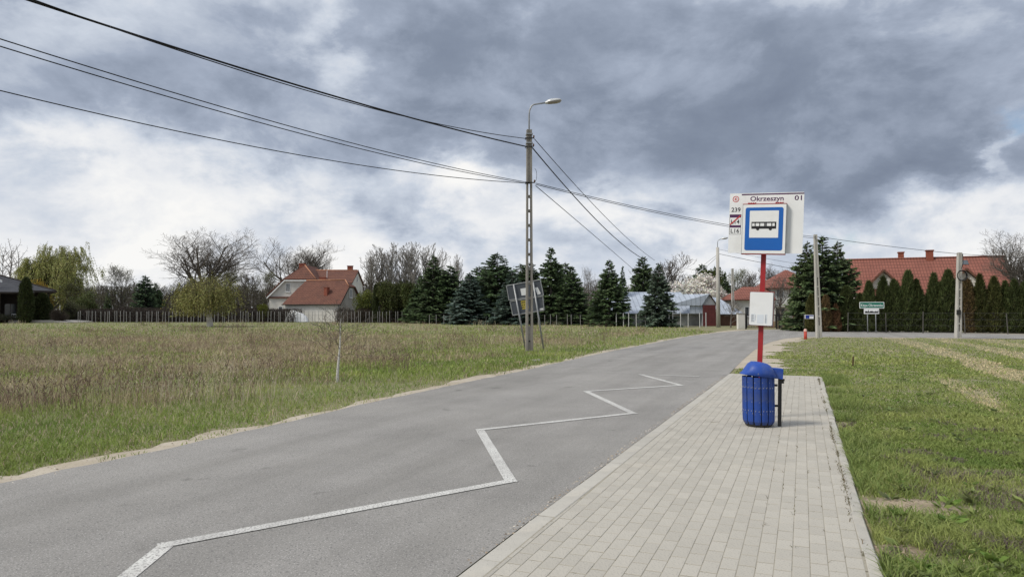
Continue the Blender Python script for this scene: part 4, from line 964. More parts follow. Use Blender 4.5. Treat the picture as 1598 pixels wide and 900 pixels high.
b2 = gnd(1278, 527.5); zn_pole('slim pale concrete pole by the red marker post, in front of the big spruce', b2, lz(366, b2.y), .29, .17, .26, .75, .58, .11, 2.0, M_concL, lean=(0, math.radians(-1.2)))
b3 = gnd(1495, 527); pole3 = zn_pole('pale concrete pole with a cable coil in front of the thuja row', b3, lz(394, b3.y), .30, .22, .26, .4, .5, .10, 1.3, M_concL, lean=(0, math.radians(2.2)))
zc = lz(430, b3.y)
piece(pole3, 'cable_coil', M_cable, lambda m: [m.tube([(.05 + (.26 + .02 * q) * math.cos(a), -.18 - .02 * q, zc + (.28 + .015 * q) * math.sin(a)) for a in [k * math.pi / 10 for k in range(21)]], .022, 6) for q in range(3)], True)
piece(pole3, 'brace_cable', M_cable, lambda m: m.tube([(.1, -.14, lz(396, b3.y)), (.12, -.16, lz(410, b3.y)), (.02, -.17, lz(420, b3.y))], .02, 6))
piece(pole3, 'meter_box', M_iron, lambda m: m.box(-.2, .02, -.20, -.13, 1.35, 1.65, ch=.01))
b4 = gnd(1121, 510.5); pole4 = empty('street_lamp', b4, 0, 'round concrete lamp post beside the maroon shed door', 'street lamp'); H4 = lz(386, b4.y)
piece(pole4, 'shaft', M_concL, lambda m: m.tube([(0, 0, -.2), (0, 0, H4 * .5), (0, 0, H4)], [.22, .19, .15], 12), True)
lamp(pole4, H4, lz(373, b4.y) - H4, .35, 1.15)
b5 = gnd(1144, 508); zn_pole('thin distant ladder-holed pole behind the round lamp post', b5, lz(419, b5.y), .30, .22, .26, .8, .6, .12, .8, M_concL)

# ------------------------------------------------------------------ overhead cables
def wire(label, A, mid, Bpx, YB, r, ext=1.0, n=36, group='overhead cables'):
    B = at(*Bpx, YB); A = Vector(A); uM = ray(*mid); k = uM.x / uM.y
    dx, dy = B.x - A.x, B.y - A.y; t = (k * A.y - A.x) / (dx - k * dy); YM = A.y + t * dy; zM = CAMH + uM.z / uM.y * YM
    # parabola through A, M, B
    c = A.z; q1 = zM - c; q2 = B.z - c; a = (q2 - q1 / t) / (1 - t); b = q2 - a
    pts = [(A.x + dx * s, A.y + dy * s, c + b * s + a * s * s) for s in [ext * i / n for i in range(n + 1)]]
    o = MB().tube(pts, r, 6).build('overhead_cable', M_cable, None, True); return tag(o, label, 'cable', group)
A = lambda px, py: at(px, py, PY - .12)
wire('thickest black cable sweeping to the upper left from the lamp pole', A(822, 229), (425, 121.5), (40, -1), 13.0, .023, 1.5)
wire('twisted cable just above the thickest one, reaching the lamp pole top', A(822, 216.5), (560, 164), (44, -3), 13.0, .013, 1.5)
wire('upper of two close thin cables meeting the middle of the lamp pole', A(826, 285), (400, 182.5), (0, 61), 12.0, .011, 1.5)
wire('lower of two close thin cables meeting the middle of the lamp pole', A(826, 286.5), (400, 190), (0, 72.5), 12.0, .011, 1.5)
wire('lowest cable crossing the sky over the meadow', A(826, 286), (450, 239), (0, 141.5), 14.5, .012, 1.5)
wire('cable from the very top of the lamp pole down to the pines', A(834, 217), (923, 316), (1013, 400), 60, .015, 1.12)
wire('heavier cable running from the lamp pole down to the pines', A(831, 231), (915, 327), (1002, 403), 60, .024, 1.12)
wire('lowest cable dropping steeply from the lamp pole to the spruces', A(836, 290), (915, 357), (988, 420), 56, .014, 1.1)
wire('upper long cable from the lamp pole to the slim pale pole', A(836, 286), (998, 324), (1274, 369.5), b2.y, .012, 1.0)
wire('lower long cable from the lamp pole to the slim pale pole', A(836, 288), (998, 326.5), (1274, 372), b2.y, .012, 1.0)
wire('cable between the slim pale pole and the coil pole', at(1274, 369, b2.y), (1385, 384), (1500, 396.5), b3.y, .013, 1.0)
wire('cable leaving the coil pole towards the edge of the picture', at(1502, 396.5, b3.y), (1550, 399.5), (1598, 403), 40, .012, 1.4)
wire('cable from the round lamp post towards the big spruce, upper', at(1122, 389, b4.y), (1188, 402), (1238, 410.5), 60, .012, 1.2)
wire('thicker cable from the round lamp post towards the big spruce', at(1122, 396, b4.y), (1188, 409.7), (1230, 418), 60, .022, 1.2)
wire('upper cable from the round lamp post back to the pines', at(1121, 396, b4.y), (1104, 409), (1092, 418), 85, .014, 1.3)
wire('lower cable from the round lamp post back to the pines', at(1121, 399, b4.y), (1107, 412), (1096, 421), 85, .016, 1.3)

# ------------------------------------------------------------------ leaning notice board
def notice_board():
    Yb = PY + 1.6; b = Vector((0.75, Yb, 0)); t = empty('notice_board', b, 0, 'leaning grey notice board seen from behind next to the lamp pole', 'notice board')
    def L(px, py): p = at(px, py, Yb); return Vector((p.x - b.x, 0, p.z))
    M_panel = material('board_back', (.075, .085, .10), (.058, .066, .08), .65, 3, spec=.35, stain=(3, (.11, .12, .13), .55, .7, .6))
    def slab(m, q, y0, y1):
        P = [L(*p) for p in q]; m.prism([(p.x, p.z) for p in P], y0, y1)
    up = [(790.5, 446), (843, 436.5), (848, 461), (794.5, 468.5)]; lo = [(796, 470.5), (847, 462.5), (849, 484), (800.5, 492)]
    for q in (up, lo):
        p = piece(t, 'panel', M_panel, lambda m: slab(m, q, -.02, .01))
        def rim(m):
            for i in range(4): m.tube([L(*q[i]) + Vector((0, -.02, 0)), L(*q[(i + 1) % 4]) + Vector((0, -.02, 0))], .022, 6)
        piece(p, 'panel_rim', M_grey, rim)
    for a, c in (((801.5, 444), (820.5, 546)), ((832, 440), (848.5, 547))):
        bot = L(*c); bot.z = -.05
        piece(t, 'post', M_grey, lambda m: m.tube([L(*a) + Vector((0, -.055, 0)), bot + Vector((0, -.055, 0))], .036, 10), True)
    piece(t, 'paper', M_white, lambda m: slab(m, [(812, 450.5), (821.5, 449), (822.5, 460), (814, 461)], -.0235, -.021))
    piece(t, 'paper', M_white, lambda m: slab(m, [(834.5, 449), (839, 448), (844, 458), (839, 460)], -.0235, -.021))
    piece(t, 'sticker', M_white, lambda m: slab(m, [(842, 481.2), (847.5, 480.4), (848, 482.8), (842.5, 483.6)], -.0235, -.021))
    M_yel = material('yellow_sheet', (.46, .37, .05), (.36, .29, .05), .6, 6)  # yellow dulled and darkened in the colour itself for the shade it hangs in
    y = piece(t, 'yellow_sheet', M_yel, lambda m: slab(m, [(812.5, 469.5), (824, 467.8), (825, 481), (815, 482.5)], -.0235, -.021))
    rr = random.Random(8)
    def marks(m):
        for row in range(3):
            for k in range(3):
                x = 814 + k * 3.0 + rr.uniform(-.3, .3); z = 471.2 + row * 3.8 - k * .45
                slab(m, [(x, z), (x + rr.uniform(1, 2.2), z - .3), (x + 1.8, z + 2.0), (x + .2, z + 2.2)], -.0252, -.0238)
    piece(y, 'faded_print', M_ink, marks)
notice_board()

# ------------------------------------------------------------------ small things at the bend
c = gnd(1257, 529.5); t = empty('marker_post', c, 0, 'short red marker post with pale cap at the road bend', 'marker post')
hm = lz(517, c.y); piece(t, 'post', material('red_marker', (.45, .06, .04), (.36, .05, .035), .6, 6), lambda m: m.tube([(0, 0, -.05), (0, 0, hm)], .085, 12), True)
piece(t, 'cap', material('cap_pink', (.62, .40, .34), None, .6, 6), lambda m: m.lathe([(.09, hm), (.095, hm + .03), (.07, hm + .12), (.03, hm + .15), (.001, hm + .15)], 12), True)
c = gnd(1331, 572); o = MB().prism([(-.02, -.05), (.02, -.05), (.017, .27), (.004, .29), (-.015, .27)], -.008, .008).build('stake', material('rust', (.10, .045, .028), (.06, .03, .02), .9, 20)); o.location = c; o.rotation_euler = (0, .05, .3)
tag(o, 'small rusty iron stake stuck in the field grass', 'stake')
for i, (px, py, s, lab) in enumerate(((809, 567, .11, 'tan stone lying on the verge before the lamp pole'), (837, 563.5, .12, 'pale grey stone lying on the verge past the lamp pole'))):
    rs = np.random.RandomState(i); bmx = bmesh.new(); bmesh.ops.create_icosphere(bmx, subdivisions=2, radius=1)
    for v in bmx.verts: v.co *= 1 + rs.normal() * .08
    me = bpy.data.meshes.new('stone'); bmx.to_mesh(me); bmx.free(); me.materials.append(material('stone_%d' % i, ((.33, .26, .17), (.40, .385, .355))[i], None, .95, 4, bump=.02))
    o = link(bpy.data.objects.new('stone', me)); o.location = gnd(px, py) + Vector((0, 0, .02)); o.scale = (s * 1.4, s, s * .45); tag(o, lab, 'stone')
# town sign
def town_sign():
    Yt = 50.6; b = at(1357, 486, Yt); b.z = 0; t = empty('town_sign', b, math.radians(-6), 'green place name sign with a white plate below, before the thuja row', 'road sign')
    k = Yt / FPX; Z = lambda py: lz(py, Yt); X = lambda px: (px - 1357) * k
    M_green = material('sign_green', (.010, .155, .105), (.012, .14, .095), .4, 3, spec=.4)
    for px in (1354, 1366.3): piece(t, 'post', M_grey, lambda m: m.tube([(X(px), .03, -.1), (X(px), .03, Z(472))], .032, 8), True)
    gp = piece(t, 'name_panel', M_white, lambda m: m.prism(rrect(X(1342), X(1378.8), Z(481), Z(471), .05), -.02, 0))
    piece(gp, 'green_field', M_green, lambda m: m.prism(rrect(X(1342.9), X(1377.9), Z(480.2), Z(471.8), .04), -.023, -.0205))
    fit_text('place_name', 'Kępa Okrzewska', X(1344.2), X(1376.6), Z(478.2), .19, -.0245, M_white, gp, .002)
    wp = piece(t, 'built_area_plate', M_white, lambda m: m.box(X(1348.5), X(1371), -.02, 0, Z(489.6), Z(481.3)))
    sk = [(0, 0), (20, 0), (20, 4.3), (19, 4.3), (19, 2.2), (17.4, 2.2), (16, 3.1), (14.6, 2.0), (12.6, 2.0), (11, 3.0), (8.2, 3.0), (6.6, 1.7), (5.9, 1.7), (5.5, 4.2), (5.1, 5.2), (4.7, 4.2), (4.4, 1.8), (3.4, 2.4), (1.6, 3.2), (0, 2.2)]
    piece(wp, 'skyline_symbol', M_black, lambda m: m.prism([(X(1350) + x * k, Z(488.2) + z * k) for x, z in sk], -.023, -.0205))
town_sign()
# blue street name sign by the gate
def street_sign():
    Yt = 51.5; b = at(1254.5, 486, Yt); b.z = 0; t = empty('street_name_sign', b, math.radians(-4), 'small blue street name sign on a thin dark post by the gate', 'road sign'); k = Yt / FPX
    piece(t, 'post', M_iron, lambda m: m.tube([(0, 0, -.1), (0, 0, lz(489, Yt))], .03, 8), True)
    p = piece(t, 'plate', M_white, lambda m: m.box(0.04, 14.5 * k, -.02, .0, lz(497.2, Yt), lz(491, Yt)))
    piece(p, 'blue_field', material('plate_blue', (.012, .035, .26), None, .5, 3), lambda m: (m.box(2.2 * k, 8 * k, -.024, -.0205, lz(496.8, Yt), lz(491.6, Yt)), m.box(8 * k, 14 * k, -.024, -.0205, lz(493, Yt), lz(491.6, Yt))))
street_sign()
# ------------------------------------------------------------------ houses
def window(parent, x0, x1, z0, z1, y=0.0, frame=None, n=2, axis='y'):
    w = .07; fm = frame or M_white
    def fr(m):
        xs = []
        for i in range(n + 1): xm = x0 + (x1 - x0 - w) * i / n; xs += [xm, xm + w]
        m.lattice(xs, [z0, z0 + w, z1 - w, z1], lambda i, j: j != 1 or i % 2 == 0, y - .05, y + .02)
    o = piece(parent, 'window', fm, fr)
    piece(o, 'pane', M_glass, lambda m: m.box(x0 + .02, x1 - .02, y - .012, y + .015, z0 + .02, z1 - .02))
    piece(o, 'sill', fm, lambda m: m.box(x0 - .08, x1 + .08, y - .12, y + .02, z0 - .05, z0 - .002))
    return o
def chimney(parent, x, y, w, d, z0, z1):
    c = piece(parent, 'chimney', M_brick, lambda m: m.box(x - w / 2, x + w / 2, y - d / 2, y + d / 2, z0, z1))
    piece(c, 'chimney_cap', M_brick, lambda m: m.box(x - w / 2 - .06, x + w / 2 + .06, y - d / 2 - .06, y + d / 2 + .06, z1, z1 + .12))
    return c
def ridge_line(parent, pts): piece(parent, 'ridge_tiles', M_ridge, lambda m: [m.tube([a, b], .09, 6) for a, b in zip(pts, pts[1:])], True)

def house_meadow():
    Y = 115.0; X0 = at(420, 486, Y).x; t = empty('house', (X0, Y, 0), 0, 'white house with half-hipped dark red tile roof behind the meadow fence', 'house')
    w = 10.2; gp = [(0, 0), (w, 0), (w, 4.2), (7.5, 6.8), (2.7, 6.8), (0, 4.2)]
    piece(t, 'wall', M_plaster, lambda m: m.prism(gp, 0, 9))
    piece(t, 'wall', M_plaster, lambda m: (m.box(w + .002, 13, 1.5, 10.5, 0, 6.4), m.add([(13, 1.5, 6.402), (13, 10.5, 6.402), (13, 6, 8.4), (12.7, 1.5, 6.402), (12.7, 10.5, 6.402), (12.7, 6, 8.4)], [(0, 1, 2), (3, 5, 4), (0, 3, 4, 1), (1, 4, 5, 2), (2, 5, 3, 0)])))
    s = 1.0
    def roof(m):
        m.slab([(-.35, -.4, 3.98), (2.55, -.4, 6.86), (5.1, 2.3, 9.2), (5.1, 9.2, 9.2), (-.35, 9.2, 3.98)][::-1], .16)
        m.slab([(w + .35, -.4, 3.98), (7.65, -.4, 6.86), (5.1, 2.3, 9.2), (5.1, 9.2, 9.2), (w + .35, 9.2, 3.98)], .16)
        m.slab([(2.5, -.45, 6.84), (7.7, -.45, 6.84), (5.1, 2.25, 9.22)], .14)
        m.slab([(5.3, 1.1, 6.26), (13.25, 1.1, 6.26), (13.25, 6, 8.62), (5.2, 6, 8.62)], .16)
        m.slab([(13.25, 10.9, 6.26), (5.3, 10.9, 6.26), (5.2, 6, 8.62), (13.25, 6, 8.62)], .16)
    r = piece(t, 'roof', M_roof, roof)
    ridge_line(r, [(5.1, 2.3, 9.26), (5.1, 6.2, 9.26)]); ridge_line(r, [(7.66, -.4, 6.9), (5.1, 2.3, 9.26)]); ridge_line(r, [(5.3, 6, 8.66), (13.2, 6, 8.66)])
    chimney(r, 3.9, 5.0, 1.0, .8, 7.4, 9.6); chimney(r, 11.6, 6.8, .85, .7, 7.9, 9.35); piece(r, 'skylight_box', M_brick, lambda m: m.box(7.6, 8.7, 1.6, 2.6, 6.2, 7.25))
    piece(r, 'vent_pipe', M_white, lambda m: m.tube([(8.6, 3, 7.0), (8.6, 3, 8.4)], .05, 6))
    piece(t, 'barge_board', M_white, lambda m: (m.slab([(-.3, -.42, 3.6), (2.6, -.42, 6.5), (2.6, -.42, 6.74), (-.3, -.42, 3.86)], .06), m.box(2.6, 7.6, -.46, -.40, 6.5, 6.68), m.slab([(w + .3, -.42, 3.6), (w + .3, -.42, 3.86), (7.6, -.42, 6.74), (7.6, -.42, 6.5)], .06)))
    piece(t, 'tile_band', M_roof, lambda m: m.box(-.1, w, -.25, -.003, 3.72, 3.98))
    window(t, 2.7, 3.4, 4.75, 6.15, -.003); window(t, 1.5, 2.2, .6, 2.4, -.003, n=1); window(t, 4.6, 5.4, .6, 2.2, -.003)
    v = window(t, 0, .8, 0, 1.0, 0); v.rotation_euler = (0, 0, math.pi / 2); v.location = (13.01, 5.5, 6.6)
    v = window(t, 0, 1.0, 0, 1.5, 0); v.rotation_euler = (0, 0, math.pi / 2); v.location = (13.01, 3.0, 3.9)
    # lower wing in front, half hipped
    g = empty('garage', (at(443, 486, 108).x, 108.6, 0), math.radians(-15), 'low outbuilding with broad red half-hipped roof before the white house', 'outbuilding')
    W, D, ez, rz = 9.2, 7.0, 2.9, 6.35; my = D / 2
    piece(g, 'wall', M_plaster, lambda m: m.box(0, W, 0, D, 0, ez))
    piece(g, 'gable_wall', M_greyplaster, lambda m: (m.box(W + .002, W + .06, .0, D, 0, ez), m.add([(W + .06, 0, ez + .002), (W + .06, D, ez + .002), (W + .06, my + 1.1, 5.3), (W + .06, my - 1.1, 5.3), (W - .2, 0, ez + .002), (W - .2, D, ez + .002), (W - .2, my + 1.1, 5.3), (W - .2, my - 1.1, 5.3)], [(0, 1, 2, 3), (7, 6, 5, 4), (0, 4, 5, 1), (1, 5, 6, 2), (2, 6, 7, 3), (3, 7, 4, 0)])))
    def roof2(m):
        e = .35; k = (rz - ez) / my
        m.slab([(-e, -e, ez - e * k + .1), (W + e, -e, ez - e * k + .1), (W + e, my - 1.05, 5.42), (W - .9, my, rz + .1), (1.5, my, rz + .1), (.75, my - 1.4, 5.1)], .15)
        m.slab([(W + e, D + e, ez - e * k + .1), (-e, D + e, ez - e * k + .1), (.75, my + 1.4, 5.1), (1.5, my, rz + .1), (W - .9, my, rz + .1), (W + e, my + 1.05, 5.42)], .15)
        m.slab([(W + e + .02, my - 1.1, 5.40), (W + e + .02, my + 1.1, 5.40), (W - .9, my, rz + .12)], .13)
        m.slab([(-e, D + e, ez - e * k + .1), (-e, -e, ez - e * k + .1), (.75, my - 1.4, 5.1), (1.5, my, rz + .1), (.75, my + 1.4, 5.1)], .13)
    r = piece(g, 'roof', M_roof, roof2)
    ridge_line(r, [(1.5, my, rz + .16), (W - .9, my, rz + .16), (W + .3, my - 1.05, 5.5)])
    chimney(r, 6.35, 1.3, .55, .7, 3.6, 5.15)
    piece(g, 'gutter', M_trim, lambda m: m.tube([(-.35, -.42, 2.60), (W + .35, -.42, 2.60)], .075, 6))
    piece(g, 'verge_board', M_trim, lambda m: (m.slab([(W + .37, -.36, 2.58), (W + .37, my - 1.05, 5.36), (W + .37, my - 1.05, 5.16), (W + .37, -.36, 2.38)], .05), m.slab([(W + .37, D + .36, 2.58), (W + .37, my + 1.05, 5.36), (W + .37, my + 1.05, 5.16), (W + .37, D + .36, 2.38)], .05)))
    v = window(g, 0, .8, 0, 1.35, 0); v.rotation_euler = (0, 0, math.pi / 2); v.location = (W + .075, my - .4, 3.7)
    piece(g, 'downpipe', M_grey, lambda m: m.tube([(W - .1, -.1, 0), (W - .1, -.1, 2.6)], .06, 6))
    # white tarp over something low beside the wing
    tp = MB(); rs = np.random.RandomState(2); nx, ny = 14, 6
    for i in range(nx + 1):
        for j in range(ny + 1):
            x = 3.4 * i / nx; y = 1.5 * j / ny; e = min(1, 4 * min(i / nx, 1 - i / nx)) * min(1, 3 * min(j / ny, 1 - j / ny)); tp.v.append((x, y, .05 + (1.45 + .25 * math.sin(x * 1.7)) * e ** .5 + rs.normal() * .03))
    for i in range(nx):
        for j in range(ny): q = i * (ny + 1) + j; tp.f.append((q, q + 1, q + ny + 2, q + ny + 1)); tp.m.append(0)
    o = tp.build('tarpaulin_heap', M_white, None, True); o.location = (at(443, 486, 103).x, 103, 0); tag(o, 'white tarpaulin heap between the fence and the low outbuilding', 'tarpaulin')
house_meadow()

def house_thuja():
    t = empty('house', (35.0, 72.0, 0), math.radians(-20), 'long house with bright red tile roof behind the thuja row', 'house')
    Wd, D, ez, rz = 14.0, 9.0, 3.5, 7.0; my = 4.5; k = (rz - ez) / my
    piece(t, 'wall', M_plaster, lambda m: m.prism([(0, 0), (D, 0), (D, ez), (my, rz), (0, ez)], 0, Wd).xf(Matrix(((0, 1, 0, 0), (1, 0, 0, 0), (0, 0, 1, 0), (0, 0, 0, 1)))))
    r = piece(t, 'roof', M_roof2, lambda m: (m.slab([(-.35, -.6, ez - .6 * k + .12), (Wd + .35, -.6, ez - .6 * k + .12), (Wd + .35, my, rz + .12), (-.35, my, rz + .12)], .16), m.slab([(Wd + .35, D + .6, ez - .6 * k + .12), (-.35, D + .6, ez - .6 * k + .12), (-.35, my, rz + .12), (Wd + .35, my, rz + .12)], .16)))
    piece(r, 'ridge_tiles', M_roof2, lambda m: m.tube([(-.35, my, rz + .16), (Wd + .35, my, rz + .16)], .1, 6), True)
    chimney(r, 5.0, my + .2, .5, .5, 6.4, 7.75); chimney(r, 7.6, my - .1, .62, .55, 6.4, 7.85)
    piece(r, 'skylight', M_glass, lambda m: m.slab([(10.3, 3.4, ez + 3.4 * k + .2), (10.9, 3.4, ez + 3.4 * k + .2), (10.9, 4.0, ez + 4.0 * k + .2), (10.3, 4.0, ez + 4.0 * k + .2)], .05))
    for cx in (2.7, 9.9):
        d = piece(t, 'dormer', M_plaster, lambda m: m.prism([(cx - 1.0, 3.2), (cx + 1.0, 3.2), (cx + 1.0, 4.55), (cx, 5.55), (cx - 1.0, 4.55)], .3, 3.2))
        piece(d, 'dormer_roof', M_roof2, lambda m: (m.slab([(cx - 1.35, -.1, 4.28), (cx, -.1, 5.72), (cx, 3.4, 5.72), (cx - 1.35, 3.4, 4.28)][::-1], .14), m.slab([(cx + 1.35, -.1, 4.28), (cx, -.1, 5.72), (cx, 3.4, 5.72), (cx + 1.35, 3.4, 4.28)], .14)))
        piece(d, 'verge_board', M_wood, lambda m: (m.slab([(cx - 1.38, -.14, 4.12), (cx, -.14, 5.58), (cx, -.14, 5.78), (cx - 1.38, -.14, 4.32)], .05), m.slab([(cx + 1.38, -.14, 4.12), (cx, -.14, 5.58), (cx, -.14, 5.78), (cx + 1.38, -.14, 4.32)][::-1], .05)))
        w = window(t, cx - .45, cx + .45, 3.75, 4.75, .297); w['label'] = 'dormer window with white frame'
    for x in (1.2, 4.4, 7.0, 11.5): window(t, x, x + 1.2, 1.0, 2.3, -.003)
    piece(t, 'gutter', M_wood, lambda m: m.tube([(-.35, -.68, ez - .6 * k), (Wd + .35, -.68, ez - .6 * k)], .07, 6))
    for x in (1.0, 3.4): piece(t, 'porch_column', M_plaster, lambda m: m.box(x - .1, x + .1, -.55, -.35, 0, ez - .4))
house_thuja()

def house_gate():
    Y = 80.0; x0 = at(1204, 486, Y).x; t = empty('house', (x0, Y, 0), math.radians(-4), 'two-storey white house with red hip roof and balcony behind the iron gate', 'house')
    W, D = 5.6, 7.0; ez = lz(449, Y); az_ = lz(421, Y + 3.0)
    piece(t, 'wall', M_plaster, lambda m: m.box(0, W, 0, D, 0, ez))
    e = .5; A_, B_, C_, D_ = (-e, -e, ez), (W + e, -e, ez), (W + e, D + e, ez), (-e, D + e, ez); P1, P2 = (W / 2 - .3, 3, az_), (W / 2 + .3, 4, az_)
    r = piece(t, 'roof', M_roof2, lambda m: (m.slab([A_, B_, P1], .1), m.slab([B_, C_, P2, P1], .1), m.slab([C_, D_, P2], .1), m.slab([D_, A_, P1, P2], .1)))
    piece(t, 'eave_board', M_wood, lambda m: m.box(-e, W + e, -e - .03, -e + .04, ez - .22, ez - .03))
    bz = lz(476, Y); piece(t, 'balcony_slab', M_plaster, lambda m: m.box(.1, W + .1, -1.3, -.002, bz - .22, bz))
    def rail(m):
        xs = []; zs = [bz]
        for q in range(6): x = .14 + (W - .1) * q / 5; xs += [x - .03, x + .03]
        for q in range(5): zs += [bz + .12 + q * .17, bz + .18 + q * .17]
        m.lattice(xs, zs, lambda i, j: i % 2 == 0 or j % 2 == 1, -1.31, -1.26)
    piece(t, 'balcony_rail', M_white, rail)
    window(t, .5, 1.4, bz + .1, bz + 1.9, -.003, n=1); window(t, 2.0, 3.2, bz + .1, bz + 1.9, -.003, M_wood); window(t, 3.8, 4.9, bz + .9, bz + 1.9, -.003)
    gz = lz(494, Y); piece(t, 'garage_dark_panel', M_trim, lambda m: m.box(2.3, 3.6, -.06, -.003, gz, lz(481, Y)))  # flat dark panel set on the wall for the garage window
    piece(t, 'porch_canopy', M_wood, lambda m: m.box(2.15, 3.8, -.9, -.003, lz(481, Y), lz(479, Y)))
    window(t, .4, 1.5, .9, 2.0, -.003)
    piece(t, 'plinth', material('ochre_stone', (.40, .31, .17), (.30, .23, .13), .9, 4), lambda m: m.box(-.1, W + .05, -.05, -.004, 0, .55))
    # lower side wing
    x1 = at(1157, 486, Y - 3).x - x0
    piece(t, 'wing_wall', M_plaster, lambda m: m.box(x1, -.004, -1.5, 5, 0, lz(467, Y - 2)))
    zz = lz(467, Y - 2); zt = lz(447, Y + 1)
    piece(t, 'wing_roof', M_roof2, lambda m: (m.slab([(x1 - .4, -2.0, zz), (-.05, -2.0, zz), (-.05, 1.5, zt), (x1 + 1.6, 1.5, zt)], .12), m.slab([(x1 - .4, 5.5, zz), (x1 - .4, -2.0, zz), (x1 + 1.6, 1.5, zt)], .12), m.slab([(-.05, 5.5, zz), (x1 - .4, 5.5, zz), (x1 + 1.6, 1.5, zt), (-.05, 1.5, zt)], .12)))
    window(t, x1 + 1.0, x1 + 2.0, 1.0, 2.1, -1.503)
house_gate()

def barn():
    Y = 76.0; x0 = at(981, 486, Y).x; t = empty('barn', (x0, Y, 0), 0, 'low farm shed with pale zinc roofs and maroon door', 'barn')
    X = lambda px, y=0: at(px, 486, Y + y).x - x0; Z = lambda py, y=0: lz(py, Y + y)
    xe = X(1096); ze = Z(489); zr = Z(455.5, 5); xr = X(1062, 5)
    piece(t, 'wall', M_barnwall, lambda m: m.box(X(985), xe - .3, .1, 9.5, 0, ze - .05))
    piece(t, 'roof', M_tin, lambda m: (m.slab([(-2.5, -.3, ze), (xe, -.3, ze), (xr, 5, zr), (-2.5, 5, zr)], .08), m.slab([(xe, -.3, ze), (xe + .6, 10, ze), (xr, 5, zr)], .08), m.slab([(xe + .6, 10, ze), (-2.5, 10, ze), (-2.5, 5, zr), (xr, 5, zr)], .08)))
    # cross gable annex with the maroon door
    a0, a1 = X(1096.5, -1), X(1117, -1); mid = (a0 + a1) / 2; az0 = Z(475, -1); azr = Z(458.5, -1)
    piece(t, 'annex_wall', material('zinc_gable', (.30, .315, .335), (.24, .25, .27), .6, 2), lambda m: (m.prism([(a0, 0), (a1, 0), (a1, az0), (mid, azr - .1), (a0, az0)], -1, 4)))
    piece(t, 'door', M_maroon, lambda m: m.box(a0 + .02, a1 - .02, -1.06, -1.003, .02, az0 - .05))
    rx = X(1053, 2)
    piece(t, 'annex_roof', M_tin, lambda m: (m.slab([(a0 - 1.7 * 2.2, -1.1, az0 - .1), (a0 - .12, -1.1, az0 - .1), (mid, -1.1, azr), (rx + .3, .6, azr)], .06), m.slab([(a1 + .15, -1.15, az0 - .1), (a1 + .15, 4, az0 - .1), (mid, 4, azr + .004), (mid, -1.15, azr + .004)], .06)))
    piece(t, 'annex_side', M_tin, lambda m: m.box(X(1077, -1), a0 - .004, -.9, -.8, Z(489), Z(475)))
    piece(t, 'verge_board', M_trim, lambda m: (m.slab([(a1 + .2, -1.18, az0 - .3), (a1 + .2, -1.18, az0 - .08), (mid, -1.18, azr + .03), (mid, -1.18, azr - .2)], .05)))
    # lean-to on the far side
    b0, b1 = X(1117, 2), X(1158, 2)
    piece(t, 'lean_to_roof', M_tin, lambda m: m.slab([(b0, 1, Z(490)), (b1, 1, Z(490)), (b0 + 1.0, 4.5, Z(463)), (b0, 4.5, Z(462))], .06))
    piece(t, 'lean_to_wall', M_wood, lambda m: m.box(b0 + .1, b1 - .4, 1.4, 1.5, 0, Z(490.5)))
barn()

